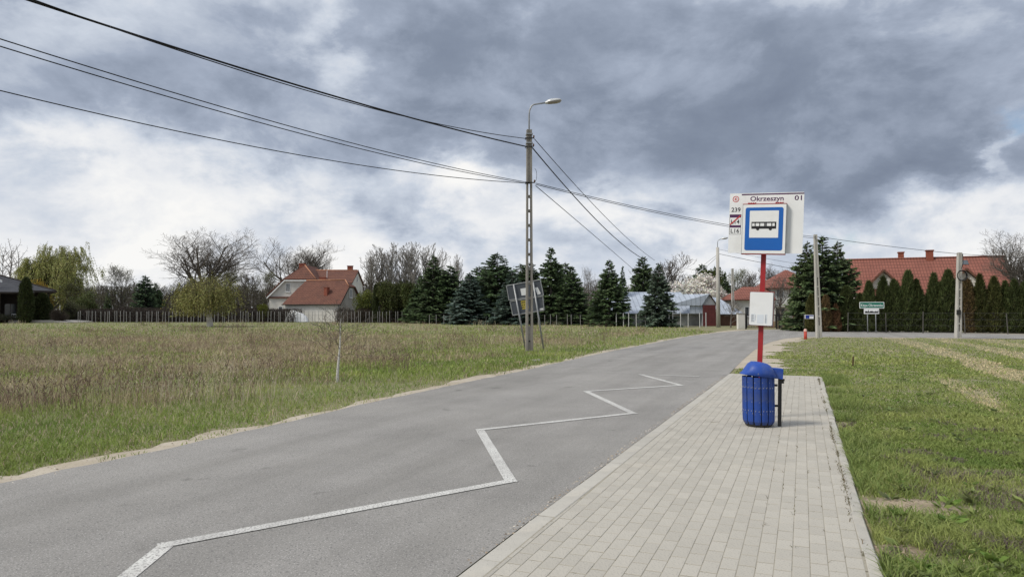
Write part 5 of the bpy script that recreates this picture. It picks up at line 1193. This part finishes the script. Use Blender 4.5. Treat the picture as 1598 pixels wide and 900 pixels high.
def bungalow():
    Y = 100.0; x1 = at(79, 486, Y - 1).x; t = empty('bungalow', (x1, Y, 0), math.radians(38), 'modern bungalow with dark grey hip roof behind a columnar thuja', 'house')
    bz = .38; ez = lz(453.5, Y - 1); W = 22.0; D = 12.0
    M_wallg = material('bungalow_plaster', (.33, .315, .295), (.28, .27, .255), .9, 1.5)
    piece(t, 'wall', M_wallg, lambda m: (m.box(-W, -6.35, .3, D, bz, ez - .2)))
    piece(t, 'porch_wall', M_trim, lambda m: m.box(-6.3, -1.6, 2.5, 2.7, bz, ez - .2))
    rz = ez + 4.0
    A_, B_, C_ = (-W - 1, -1, ez), (0, -1, ez), (0, D + 1, ez); P1 = (-12, D / 2, rz); P2 = (-W, D / 2, rz)
    r = piece(t, 'roof', M_slate, lambda m: (m.slab([A_, B_, P1, P2], .12), m.slab([B_, C_, P1], .12), m.slab([C_, (-W - 1, D + 1, ez), P2, P1], .12)))
    piece(r, 'ridge_cap', M_trim, lambda m: (m.tube([(0, -1, ez + .04), (-12, D / 2, rz + .05)], .09, 6), m.tube([(0, D + 1, ez + .04), (-12, D / 2, rz + .05)], .09, 6)))
    # lower porch roof in front
    pz = ez - .02
    piece(r, 'porch_roof', M_slate, lambda m: m.slab([(-W, -2.2, pz - .25), (-2.6, -2.2, pz - .25), (-5.4, 0.8, pz + 1.05), (-W, 0.8, pz + 1.05)], .12))
    piece(t, 'fascia', M_trim, lambda m: (m.box(-W, 0.02, -1.08, -.99, ez - .28, ez - .01), m.box(-W, -2.58, -2.26, -2.18, pz - .50, pz - .26), m.box(-.02, .05, -1.0, D + 1, ez - .28, ez - .01)))
    for x in (-.9, -3.9): piece(t, 'porch_column', M_trim, lambda m: m.box(x - .14, x + .14, -.7, -.42, bz, ez - .28))
    piece(t, 'gable_trim', M_white, lambda m: m.slab([(-9.3, -.6, ez + 2.2), (-6.2, -.6, ez + 1.0), (-6.2, -.6, ez + 1.35), (-9.3, -.6, ez + 2.6)], .1))
    window(t, -5.8, -4.4, bz + .2, bz + 2.3, 2.49, M_trim); window(t, -3.4, -2.0, bz + .2, bz + 2.3, 2.49, M_trim)
    te = MB().prism([(-W, -.05), (4.2, -.05), (4.2, .10), (3.2, bz - .12), (1.5, bz - .01), (-W, bz - .01)], -4.0, 2.2)
    o = te.build('terrace', material('terrace_stone', (.45, .42, .37), (.36, .335, .30), .9, 3)); o.location = (x1, Y, 0); tag(o, 'pale stone terrace in front of the bungalow', 'terrace', kind='structure')
    # white garden bench
    b = empty('garden_bench', Vector((at(26, 486, 97.5).x, 97.5, bz - .01)), 0, 'white garden bench on the terrace beside the thuja', 'bench')
    piece(b, 'seat', M_white, lambda m: [m.box(-.85, .85, -.2 + q * .14, -.09 + q * .14, .40, .44) for q in range(3)])
    piece(b, 'backrest', M_white, lambda m: (m.box(-.85, .85, .22, .26, .78, .86), [m.box(-.84 + q * .28, -.80 + q * .28, .22, .255, .44, .78) for q in range(7)]))
    for x in (-.8, .76):
        for y in (-.2, .18): piece(b, 'leg', M_white, lambda m: m.box(x, x + .05, y, y + .05, 0, .40))
bungalow()

# ------------------------------------------------------------------ fences and gate
M_post = material('fence_post', (.36, .355, .345), (.24, .235, .23), .7, 8)
M_wire = material('fence_wire', (.10, .10, .10), None, .6, 8)
def mesh_fence(label, A_, B_, n, h, r, jit, seed, wires=4, mat=None, doubled=0.0):
    A_ = Vector(A_); B_ = Vector(B_); t = empty('mesh_fence', A_, 0, label, 'fence', None); d = B_ - A_; rr = random.Random(seed)
    pm_ = MB().tube([(0, 0, -.1), (0, 0, 1.0)], r, 6).mesh('post', mat or M_post)
    for i in range(n):
        f = (i + rr.uniform(-jit, jit)) / (n - 1); o = link(bpy.data.objects.new('post', pm_), t); p = d * f
        o.location = (p.x, p.y + rr.uniform(-.25, .25) * doubled, 0); o.scale = (1, 1, h * rr.uniform(.94, 1.04)); o.rotation_euler = (rr.gauss(0, .015), rr.gauss(0, .02), 0)
    for k in range(wires):
        z = h * (.08 + .88 * k / (wires - 1)); piece(t, 'wire', M_wire, lambda m: m.tube([(0, 0, z), (d.x, d.y, z)], .005, 4))
    def net(m):                                             # woven wire as crossing strands
        L_ = d.length; n_ = int(L_ / .9); dn = d.normalized()
        for i in range(n_):
            a = dn * (i * .9); b_ = dn * (min(L_, i * .9 + h)); m.tube([(a.x, a.y + .02, .05), (b_.x, b_.y + .02, h * .95)], 0.0035, 3, caps=False); m.tube([(a.x, a.y + .03, h * .95), (b_.x, b_.y + .03, .05)], 0.0035, 3, caps=False)
    tag(piece(t, 'wire_netting', M_wire, net), kind='stuff'); return t
fl, fr_ = at(123, 486, 97), at(455, 486, 97); fl.z = fr_.z = 0
mesh_fence('thin post and wire fence along the far end of the open meadow', fl, fr_, 62, 1.62, .032, .33, 3, doubled=1)
g0, g1 = at(458, 486, 96.5), at(668, 486, 94.5); g0.z = g1.z = 0
mesh_fence('post and wire fence in front of the white house and olive hedge', g0, g1, 38, 1.60, .032, .33, 6, doubled=1)
g0, g1 = at(672, 486, 84), at(955, 486, 78); g0.z = g1.z = 0
mesh_fence('grey post fence below the dark spruces', g0, g1, 26, 1.25, .03, .3, 8)
g0, g1 = at(962, 486, 72), at(1101, 486, 68); g0.z = g1.z = 0
mesh_fence('wire fence with pale steel posts in front of the zinc shed', g0, g1, 13, 1.45, .04, .3, 9, mat=material('pale_post', (.55, .55, .54), None, .6, 8))
g0, g1 = at(1322, 486, 52.2), at(1640, 486, 47.0); g0.z = g1.z = 0
mesh_fence('wire fence with dark posts along the thuja row', g0, g1, 6, 1.5, .035, .05, 10, wires=4, mat=material('dark_post', (.09, .085, .075), None, .8, 8))
def gate():
    Y = 62.5; xa = at(1161, 486, Y).x; xb = at(1252, 486, Y).x; t = empty('gate', (xa, Y, 0), 0, 'dark iron driveway gate beyond the road bend', 'gate'); W = xb - xa
    zt = lz(490.5, Y)
    for x in (.15, W * .56, W * .60, W - .12): piece(t, 'post', M_iron, lambda m: m.box(x - .06, x + .06, -.06, .06, -.05, zt + .12))
    def leaf(m, x0, x1):
        m.lattice([x0, x0 + .06, x1 - .06, x1], [.12, .18, zt - .06, zt], lambda i, j: i != 1 or j != 1, -.03, .03)
    for x0, x1 in ((.22, W * .56 - .07), (W * .60 + .07, W - .19)):
        l = piece(t, 'gate_leaf', M_iron, lambda m: leaf(m, x0, x1)); n = int((x1 - x0) / .14)
        bar = MB().box(-.012, .012, -.012, .012, .18, zt - .06).mesh('bar', M_iron)
        for i in range(1, n): o = link(bpy.data.objects.new('bar', bar), l); o.location = (x0 + (x1 - x0) * i / n, 0, 0)
    piece(t, 'brown_post', M_wood, lambda m: m.box(W - .75, W - .6, .1, .25, 0, zt + .15))
    p = empty('gate_pillar', (at(1156, 486, 62).x, 62, 0), 0, 'short pale rendered pillar at the end of the iron gate', 'pillar')
    piece(p, 'shaft', M_plaster, lambda m: m.box(-.30, .30, -.22, .22, -.05, lz(489.5, 62))); piece(p, 'cap', M_conc, lambda m: m.box(-.34, .34, -.26, .26, lz(489.5, 62), lz(488.3, 62), ch=.03))
    o = MB().box(0, at(1245, 486, 66).x - at(1186, 486, 66).x, -.15, .15, 0, .62, ch=.03).build('garden_wall', material('ochre_wall', (.42, .33, .20), (.33, .25, .15), .9, 2)); o.location = (at(1186, 486, 66).x, 67, 0); tag(o, 'low ochre garden wall behind the iron gate', 'wall')
gate()
# ------------------------------------------------------------------ plant kinds
M_barkgrey = material('bark_pale', (.27, .255, .235), (.19, .18, .165), .95, 8)
M_limewash = material('limewashed_bark', (.60, .58, .53), (.38, .35, .31), .95, 3.5, stain=(2, (.28, .25, .20), .55, .7, .8))
M_birch = material('birch_bark', (.62, .60, .57), (.50, .48, .45), .85, 5, speck=(16, (.05, .045, .04), .60, .64), stretch=(1, 1, 2.2))
proto_bare('oak', 3, 16, 4.0, (11, 6, 5, 4, 3), (1.25, .52, .58, .6, .6), 44, .12, .42, minr=.010, start=.6, vary=(.1, 1.75), wob=.07, dome=.42)
proto_bare('oak_b', 12, 15, 4.4, (11, 6, 5, 4, 3), (1.2, .52, .58, .6), 40, .14, .36, minr=.010, start=.5, vary=(.1, 1.6), wob=.07, dome=.42)
proto_bare('poplar', 5, 17, 13, (30, 7, 5, 3), .36, 26, .22, .17, bark=M_barkgrey, twig=M_barkgrey, minr=.016, start=.15, wob=.09)
proto_bare('poplar_b', 15, 17, 12, (28, 7, 5, 3), .38, 28, .20, .18, bark=M_barkgrey, twig=M_barkgrey, minr=.016, start=.12, wob=.10)
proto_bare('alder', 21, 15, 13, (24, 5, 3), .26, 62, .05, .16, minr=.018, start=.3, wob=.07)
proto_bare('garden_tree', 31, 7, 2.4, (6, 5, 4, 3), .66, 42, .12, .16, minr=.012, start=.3)
proto_bare('thicket', 41, 6, 3.5, (9, 6, 5, 2), .60, 38, .10, .10, minr=.013, start=.05, leaf=((.105, .10, .055), 2, .12, .06))
proto_bare('greening', 43, 9, 5, (9, 6, 5, 3), .58, 38, .12, .16, minr=.013, start=.12, leaf=((.135, .145, .055), 3, .16, .08))
proto_bare('brownwood', 47, 9, 5, (9, 7, 5, 3), .58, 36, .14, .16, minr=.015, start=.1)
proto_bare('blossom', 51, 5, 1.6, (9, 6, 5, 3), (.95, .6), 44, .12, .12, minr=.012, start=.2, leaf=((.74, .71, .65), 20, .16, .16))
proto_bare('sapling', 61, 2.0, 1.9, (14, 4, 2), (.42, .5), 44, .07, .024, bark=M_birch, minr=.0028, start=.36, wob=.14, thick_lv=1, rk=.30, tip0=.93)
def proto_willow(key, seed, H, trunk, kids, ratio, angle, r0, strands, slen, col, bark, cone=.2, lw=.05, ll=.13, start=.3):
    th, fi, tips = grow(seed, H, trunk, kids, ratio, angle, .06, r0, minr=.012, start=start, vary=(.4, 1.7)); rs = np.random.RandomState(seed)
    V1, F1 = tubes_np(th, 8); V2, F2 = tubes_np(fi, 3); segs = []; P = []; D = []
    src = [t[0] for t in tips] + [Vector(f[3:6]) for f in fi[::3]]
    for i in range(strands):
        p = np.array(src[rs.randint(len(src))]) + rs.normal(size=3) * .12; L_ = min(slen * (.45 + .8 * rs.rand()), max(.3, p[2] - H * (cone + .28 * rs.rand()))); k = 5; sw = rs.normal(size=2) * .10
        out = np.array([p[0], p[1]]); out = out / (np.linalg.norm(out) + 1e-6) * .22
        q = p.copy()
        for j in range(k):
            n_ = q + np.array([(sw[0] + out[0] * (1 - j / k)) * L_ / k * 1.4, (sw[1] + out[1] * (1 - j / k)) * L_ / k * 1.4, -L_ / k]); segs.append((*q, *n_, .008, .007))
            for _ in range(3): P.append(q + (n_ - q) * rs.rand() + rs.normal(size=3) * .035); D.append((n_ - q) / (L_ / k) + rs.normal(size=3) * .5)
            q = n_
    V3, F3 = tubes_np(segs, 3); P = np.array(P); D = np.array(D)
    lf = leaf_quads(P, D, ll * (.6 + .8 * rs.rand(len(P))), lw, jitter(col, len(P), rs, .4), rs)
    V, F, C = cat(lf, (V3, F3, np.tile(np.array([[.16, .145, .06]]), (len(V3), 1))), (V2, F2, np.tile(np.array([[.13, .115, .09]]), (len(V2), 1))))
    add_proto(key, [('trunk', np_mesh(key + '_trunk', V1, F1, bark, smooth=True)), ('crown', np_mesh(key + '_crown', V, F, leaf_material('leaf'), C))], V)
proto_willow('weeping', 71, 5.4, 2.3, (8, 6, 5), (.85, .62), 52, .22, 1000, 3.6, (.30, .30, .10), M_limewash, .16, start=.55)
proto_willow('big_willow', 73, 13, 4.5, (14, 8, 6), (.95, .55), 44, .42, 3600, 2.0, (.34, .35, .125), BARK(), .04, .09, .24, start=.25)
proto_spruce('spruce', 1, 9.5, 2.5, nb=13, whorl=.30)
proto_spruce('spruce_b', 2, 9.5, 2.3, col=(.038, .054, .032), ragged=.32, whorl=.34, nb=13)
proto_spruce('blue_spruce', 3, 9.0, 2.5, col=(.046, .062, .048), tip=(.075, .098, .078), nb=13, whorl=.30)
proto_spruce('pine', 4, 10, 2.7, col=(.045, .058, .032), droop=-.10, ragged=.45, whorl=.32, power=.5, base=.8, nb=13)
proto_spruce('pine_b', 6, 10, 2.6, col=(.034, .046, .028), droop=.05, ragged=.5, whorl=.30, power=.5, base=.5, nb=14)
proto_column('thuja', 1); proto_column('thuja_b', 2, pointed=.95); proto_column('thuja_c', 3, R=.7, pointed=.6); proto_column('thuja_d', 4, R=.58, pointed=1.15); proto_column('thuja_e', 5, R=.66, pointed=.8)
proto_bush('bush', 1); proto_bush('bush_b', 2, col=(.06, .062, .035), lobes=12); proto_bush('twig_bush', 3, col=(.10, .08, .06), n=1800, twigs=1500, ln=.12, wd=.05)
proto_bush('hedge_bush', 4, H=3, R=1.5, col=(.062, .075, .022), n=6500, lobes=14, gap=.22)
proto_bush('gold_bush', 5, col=(.30, .21, .035), n=4500, lobes=11)

# ------------------------------------------------------------------ trees and shrubs, from one side of the meadow to the other
T = 'tree'; S = 'shrub'
def many(rows):
    for r in rows: place(*r[:8], **(r[8] if len(r) > 8 else {}))
many([
 ('alder', 'bare_tree', 'dark bare alder right behind the grey bungalow roof, first from the picture edge', T, 3, 140, 380, 34),
 ('alder', 'bare_tree', 'dark bare alder behind the bungalow, tallest of the three', T, 15, 145, 373, 36),
 ('alder', 'bare_tree', 'dark bare alder behind the bungalow, nearest the yellow-green willow', T, 26, 142, 383, 30),
 ('big_willow', 'willow_tree', 'tall yellow-green willow beside the grey bungalow', T, 80, 126, 376, 112),
 ('gold_bush', 'golden_shrub', 'golden yellow conifer shrub showing above the bungalow eave', S, 62, 118, 432, 34),
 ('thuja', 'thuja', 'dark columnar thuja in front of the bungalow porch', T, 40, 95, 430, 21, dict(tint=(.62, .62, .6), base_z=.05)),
 ('thuja_c', 'thuja', 'wide dark thuja by the bungalow porch', T, 66, 98, 455, 26, dict(tint=(.6, .6, .6), base_z=.05)),
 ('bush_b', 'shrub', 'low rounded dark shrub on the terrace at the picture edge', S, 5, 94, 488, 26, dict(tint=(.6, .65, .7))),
 ('twig_bush', 'shrub', 'brownish bush at the end of the terrace', S, 92, 97, 478, 22),
 ('greening', 'bare_tree', 'pale green budding tree just past the tall willow', T, 118, 122, 440, 62, dict(tint=(1, 1.05, .9))),
 ('bush', 'shrub', 'olive shrub where the meadow fence begins', S, 118, 104, 468, 40),
 ('bush_b', 'shrub', 'fresh green bush behind the start of the meadow fence', S, 140, 112, 452, 42, dict(tint=(1.35, 1.6, 1.0))),
 ('garden_tree', 'bare_tree', 'small bare tree standing alone in the gap of the treeline', T, 158, 150, 436, 26),
 ('spruce_b', 'small_spruce', 'tiny dark spruce in the gap of the treeline', T, 168, 140, 452, 14),
 ('greening', 'birch_tree', 'pale grey-green birch before the dark pine', T, 190, 130, 413, 52, dict(tint=(1.0, 1.0, 1.15))),
 ('brownwood', 'bare_tree', 'brown twiggy tree behind the dark pine', T, 208, 140, 432, 46),
 ('pine_b', 'pine_tree', 'dark pine standing over the meadow fence', T, 226, 110, 428, 34, dict(tint=(.7, .75, .8))),
 ('pine', 'pine_tree', 'smaller dark pine next to the pine over the fence', T, 243, 114, 440, 24, dict(tint=(.7, .75, .75))),
 ('thicket', 'thicket', 'olive brown thicket below the big bare oak', S, 262, 118, 436, 54),
 ('oak', 'oak_tree', 'big bare round-crowned oak, the widest tree in the sky', T, 314, 140, 353, 132),
 ('thicket', 'thicket', 'dark twiggy thicket at the foot of the big bare oak', S, 290, 122, 424, 44, dict(tint=(.7, .7, .65))),
 ('weeping', 'weeping_willow', 'small weeping willow with limewashed trunk standing in the meadow', T, 328, 71.2, 419, 98),
 ('greening', 'budding_tree', 'olive budding tree behind the weeping willow', T, 352, 112, 424, 60, dict(tint=(.85, .85, .75))),
 ('brownwood', 'bare_tree', 'brown bare tree between the weeping willow and the white house', T, 384, 135, 414, 50),
 ('thicket', 'thicket', 'olive thicket between the weeping willow and the white house', S, 398, 116, 432, 56),
 ('greening', 'budding_tree', 'pale budding tree at the corner of the white house', T, 416, 128, 422, 44, dict(tint=(1.0, 1.0, 1.0))),
 ('hedge_bush', 'shrub', 'small yellow-green shrub at the white house corner', S, 411, 103, 472, 18, dict(tint=(1.6, 1.5, .8))),
 ('oak_b', 'bare_tree', 'large bare tree rising behind the red roof of the white house', T, 476, 142, 370, 112),
 ('thicket', 'thicket', 'brown thicket behind the end gable of the white house', S, 578, 132, 425, 50, dict(tint=(.8, .75, .75))),
 ('poplar', 'poplar_tree', 'first pale bare poplar of the grove past the white house', T, 580, 150, 390, 40),
 ('poplar_b', 'poplar_tree', 'second pale bare poplar of the grove past the white house', T, 597, 152, 381, 42),
 ('poplar', 'poplar_tree', 'third pale bare poplar of the grove past the white house', T, 614, 150, 377, 40),
 ('poplar_b', 'poplar_tree', 'fourth pale bare poplar of the grove past the white house', T, 632, 153, 379, 44),
 ('poplar', 'poplar_tree', 'fifth pale bare poplar of the grove past the white house', T, 648, 150, 376, 42),
 ('poplar_b', 'poplar_tree', 'sixth pale bare poplar, behind the first dark spruce', T, 664, 152, 378, 44),
 ('brownwood', 'bare_tree', 'round brown bare tree behind the first dark spruce', T, 680, 140, 384, 50),
 ('poplar', 'poplar_tree', 'last low pale poplar above the dark spruces', T, 714, 150, 396, 26),
 ('gold_bush', 'shrub', 'yellow-green shrub beside the outbuilding gable', S, 573, 100, 448, 34, dict(tint=(.36, .60, .7))),
 ('thuja', 'thuja', 'narrow dark thuja beside the outbuilding gable', T, 586, 97, 441, 10, dict(tint=(.7, .7, .7))),
 ('hedge_bush', 'hedge_shrub', 'first olive evergreen of the hedge by the outbuilding', S, 603, 97, 433, 34),
 ('hedge_bush', 'hedge_shrub', 'second olive evergreen of the hedge by the outbuilding', S, 622, 98, 435, 30, dict(tint=(.85, .85, .9))),
 ('hedge_bush', 'hedge_shrub', 'third olive evergreen of the hedge, touching the dark spruces', S, 641, 96, 435, 32, dict(tint=(.9, .95, .9))),
 ('twig_bush', 'shrub', 'brown bush at the outbuilding gable behind the fence', S, 560, 99, 478, 50),
 ('spruce', 'spruce_tree', 'first tall dark spruce past the olive hedge', T, 676, 92, 396, 64, dict(tint=(.7, .72, .7))),
 ('spruce_b', 'spruce_tree', 'dark spruce directly after the tallest of the first ones', T, 657, 94, 428, 51, dict(tint=(.75, .8, .7))),
 ('pine_b', 'pine_tree', 'dark pine with blunt top in the middle of the conifer belt', T, 703, 92, 412, 54, dict(tint=(.75, .8, .75))),
 ('blue_spruce', 'blue_spruce', 'blue spruce standing forward in the conifer belt', T, 733, 84, 424, 72, dict(tint=(.75, .8, .85))),
 ('thuja_b', 'thuja', 'olive thuja between the two bluish conifers', T, 750, 88, 432, 22, dict(tint=(.9, .8, .8))),
 ('pine', 'pine_tree', 'broad blunt pine behind the notice board', T, 776, 86, 392, 83, dict(tint=(.75, .82, .85))),
 ('blue_spruce', 'blue_spruce', 'bluish conifer partly hidden by the notice board', T, 800, 82, 420, 62, dict(tint=(.65, .7, .72))),
 ('pine_b', 'pine_tree', 'dark ragged pine directly behind the lamp pole', T, 826, 88, 408, 59, dict(tint=(.65, .7, .65))),
 ('spruce', 'spruce_tree', 'tallest dark spruce of the belt, just past the lamp pole', T, 860, 84, 383, 68, dict(tint=(.68, .72, .66))),
 ('spruce_b', 'spruce_tree', 'dark spruce at the end of the belt, past the tallest one', T, 893, 82, 414, 62, dict(tint=(.68, .72, .66))),
 ('pine', 'pine_tree', 'pine filling the back of the belt between first spruce and blue spruce', T, 690, 102, 418, 62),
 ('pine_b', 'pine_tree', 'pine at the back of the belt behind the forward blue spruce', T, 748, 104, 414, 66),
 ('pine', 'pine_tree', 'pine at the back of the belt between notice board and lamp pole', T, 812, 104, 410, 66),
 ('pine_b', 'pine_tree', 'pine at the back of the belt behind the tallest spruce', T, 882, 102, 408, 60),
 ('hedge_bush', 'evergreen', 'rounded olive evergreen filling the belt under the first spruces', S, 668, 95, 442, 50),
 ('hedge_bush', 'evergreen', 'rounded olive evergreen between blue spruce and notice board', S, 758, 90, 448, 46),
 ('hedge_bush', 'evergreen', 'rounded olive evergreen low in the belt past the lamp pole', S, 838, 90, 452, 46),
 ('garden_tree', 'bare_tree', 'small bare tree in the gap between the spruces', T, 914, 110, 412, 30),
 ('spruce', 'spruce_tree', 'pointed spruce standing before the zinc shed, shed hidden behind it', T, 951, 74, 403, 66, dict(tint=(.72, .76, .72))),
 ('spruce_b', 'spruce_tree', 'slim spruce top rising behind the pointed one', T, 972, 80, 413, 24, dict(tint=(.68, .74, .68))),
 ('blue_spruce', 'blue_spruce', 'pointed blue spruce in front of the zinc shed roofs', T, 1028, 70.5, 409, 56, dict(tint=(.70, .72, .66))),
 ('pine_b', 'pine_tree', 'leaning dark pine behind the zinc shed', T, 1003, 98, 398, 44, dict(tint=(.75, .78, .7))),
 ('brownwood', 'bare_tree', 'dense brown bare tree behind the blue spruce', T, 1046, 100, 390, 68),
 ('brownwood', 'bare_tree', 'brown bare tree at the back between pine and blue spruce', T, 1018, 104, 410, 50),
 ('thicket', 'thicket', 'olive thicket behind the blossoming tree', S, 1076, 102, 420, 50),
 ('pine_b', 'pine_tree', 'dark pine top behind the white blossoms', T, 1096, 96, 410, 43, dict(tint=(.75, .8, .7))),
 ('hedge_bush', 'evergreen', 'green rounded evergreen behind the round lamp post', T, 1118, 92, 412, 44, dict(tint=(.9, .95, .8))),
 ('spruce_b', 'spruce_tree', 'dark spruce behind the distant thin pole', T, 1132, 90, 424, 30, dict(tint=(.65, .7, .65))),
 ('blossom', 'blossoming_tree', 'white blossoming fruit tree behind the zinc shed', T, 1086, 86, 430, 74),
 ('blossom', 'blossoming_tree', 'lower white blossoming branches next to the round lamp post', T, 1116, 87, 445, 38),
 ('greening', 'budding_tree', 'pale budding tree behind the distant thin pole', T, 1150, 118, 418, 46, dict(tint=(1.1, 1.15, 1.0))),
 ('brownwood', 'bare_tree', 'bare tree showing between the distant pole and the red sign pole', T, 1174, 112, 414, 50, dict(tint=(1, 1, 1))),
 ('oak_b', 'bare_tree', 'bare grey tree behind the two-storey house', T, 1212, 112, 408, 62),
 ('garden_tree', 'garden_tree', 'dark bare garden tree behind the iron gate', T, 1219, 65.5, 426, 62),
 ('garden_tree', 'garden_tree', 'low bare fruit tree beside the lamp post and pillar', T, 1140, 68, 466, 36),
 ('spruce_b', 'spruce_tree', 'huge shaggy spruce with several tops before the red-roofed house', T, 1285, 56, 366, 96, dict(tint=(.8, .8, .72))),
 ('pine', 'spruce_tree', 'secondary top of the shaggy spruce leaning to the red roof', T, 1308, 57, 374, 66, dict(tint=(.75, .75, .68))),
 ('pine', 'spruce_tree', 'secondary top of the shaggy spruce on the bus sign side', T, 1261, 57, 374, 58, dict(tint=(.75, .75, .68))),
 ('thuja_b', 'thuja', 'olive thuja under the shaggy spruce, next to the street sign', T, 1266, 54, 456, 19, dict(tint=(1.2, .95, .8))),
 ('thuja', 'thuja', 'brown dying thuja under the shaggy spruce', T, 1289, 54, 458, 16, dict(tint=(2.0, 1.05, 1.3))),
 ('thuja_b', 'thuja', 'shorter brown dying thuja at the start of the hedge', T, 1304, 54, 472, 16, dict(tint=(2.2, 1.0, 1.4))),
])
hedge = [(1321, 443, 20, 'green', 'first thuja of the row, in front of the red roof edge'), (1339, 455, 17, 'green', 'short thuja behind the green place name sign, on its left'), (1357, 435, 20, 'green', 'thuja directly behind the green place name sign'),
 (1378, 427, 22, 'green', 'stout thuja covering the first white dormer'), (1397, 432, 20, 'green', 'thuja just past the first white dormer'), (1416, 418, 19, 'green', 'tall pointed thuja below the first chimney'), (1434, 432, 20, 'green', 'rounded thuja between two taller pointed ones'),
 (1456, 422, 20, 'green', 'pointed thuja below the second chimney'), (1468, 436, 14, 'green', 'thin dark thuja squeezed between two taller ones'), (1480, 416, 23, 'green', 'tallest and widest thuja, next to the coil pole'),
 (1513, 431, 20, 'brown', 'reddish brown thuja just past the coil pole'), (1530, 424, 21, 'olive', 'olive thuja under the second white dormer'), (1551, 428, 22, 'olive', 'olive thuja before the bare branches of the edge tree'), (1571, 434, 20, 'green', 'dark thuja, third from the picture edge'), (1584, 432, 19, 'green', 'dark thuja, second from the picture edge'), (1600, 436, 22, 'green', 'dark thuja cut by the picture edge')]
tn = dict(green=(.82, .82, .72), brown=(1.5, .85, 1.0), olive=(1.0, .85, .72))
for i, (px, top, w, c, lab) in enumerate(hedge):
    place(('thuja', 'thuja_b', 'thuja_d', 'thuja_c', 'thuja_e')[(i * 2) % 5], 'thuja', lab, T, px, 54.0 - i * .28, top, w * 1.18, tint=tuple(v * (.82 + .38 * ((i * 37) % 11) / 10) for v in tn[c]), lean=.025, group='thuja row along the fence')
many([
 ('oak', 'bare_tree', 'bare spreading tree at the picture edge beyond the red roof', T, 1600, 60, 356, 108),
 ('thuja_c', 'thuja', 'dark thuja standing behind the row at the picture edge', T, 1628, 52, 440, 30, dict(tint=(.75, .75, .7))),
])
# young birch on the verge
sb = gnd(527, 596); o = place('sapling', 'birch_sapling', 'young white-stemmed birch sapling standing on the near verge', T, 527, sb.y, 466, 96)
# distant woods and shrubbery: masses nobody could count
def mass(name, label, rows, seed, col, twig):
    rs = np.random.RandomState(seed); L_ = []; sg = []
    for px0, px1, Y, top, n, nt in rows:
        xa, xb = at(px0, 486, Y).x, at(px1, 486, Y).x; h = lz(top, Y)
        x = xa + (xb - xa) * rs.rand(n); y = Y + rs.rand(n) * 5; hh = h * (.55 + .6 * fbm(x, y * 0 + seed, 5.0, seed)); z = hh * rs.rand(n) ** .7
        P = np.stack([x, y, z], 1); s = Y / 100.0
        L_.append(leaf_quads(P, rs.normal(size=P.shape), .22 * s * (.6 + .8 * rs.rand(n)), .10 * s, jitter(col, n, rs, .4) * (.7 + .6 * fbm(x, z, 3.0, seed + 5))[:, None], rs))
        x = xa + (xb - xa) * rs.rand(nt); y = Y + rs.rand(nt) * 4; hh = h * (.6 + .7 * fbm(x, y * 0 + seed, 5.0, seed)); e = rs.normal(size=(nt, 2)) * .4
        for i in range(nt): sg.append((x[i], y[i], 0, x[i] + e[i, 0], y[i] + e[i, 1], hh[i], .03 * s, .010 * s))
    V2, F2 = tubes_np(sg, 3); V, F, C = cat(*L_, (V2, F2, np.tile(np.array([twig]), (len(V2), 1))))
    o = link(bpy.data.objects.new(name, np_mesh(name, V, F, leaf_material('leaf'), C))); return tag(o, label, 'shrubbery', kind='stuff')
mass('undergrowth', 'dark brown hedgerow tangle right behind the meadow fence', [(95, 460, 102, 479, 16000, 2600), (520, 680, 100, 480, 5000, 900)], 3, (.055, .045, .036), (.065, .052, .045))
mass('treeline', 'pale olive treeline far behind the houses', [(-900, 130, 190, 440, 9000, 1500), (90, 470, 160, 447, 15000, 2500), (540, 1000, 150, 440, 9000, 1500), (880, 1260, 140, 447, 11000, 2000), (1200, 2500, 150, 440, 12000, 1800)], 7, (.135, .13, .085), (.15, .135, .115))
mass('undergrowth', 'dark growth under the conifer belt and thuja row', [(650, 960, 93, 470, 9000, 600)], 9, (.040, .045, .028), (.05, .042, .035))
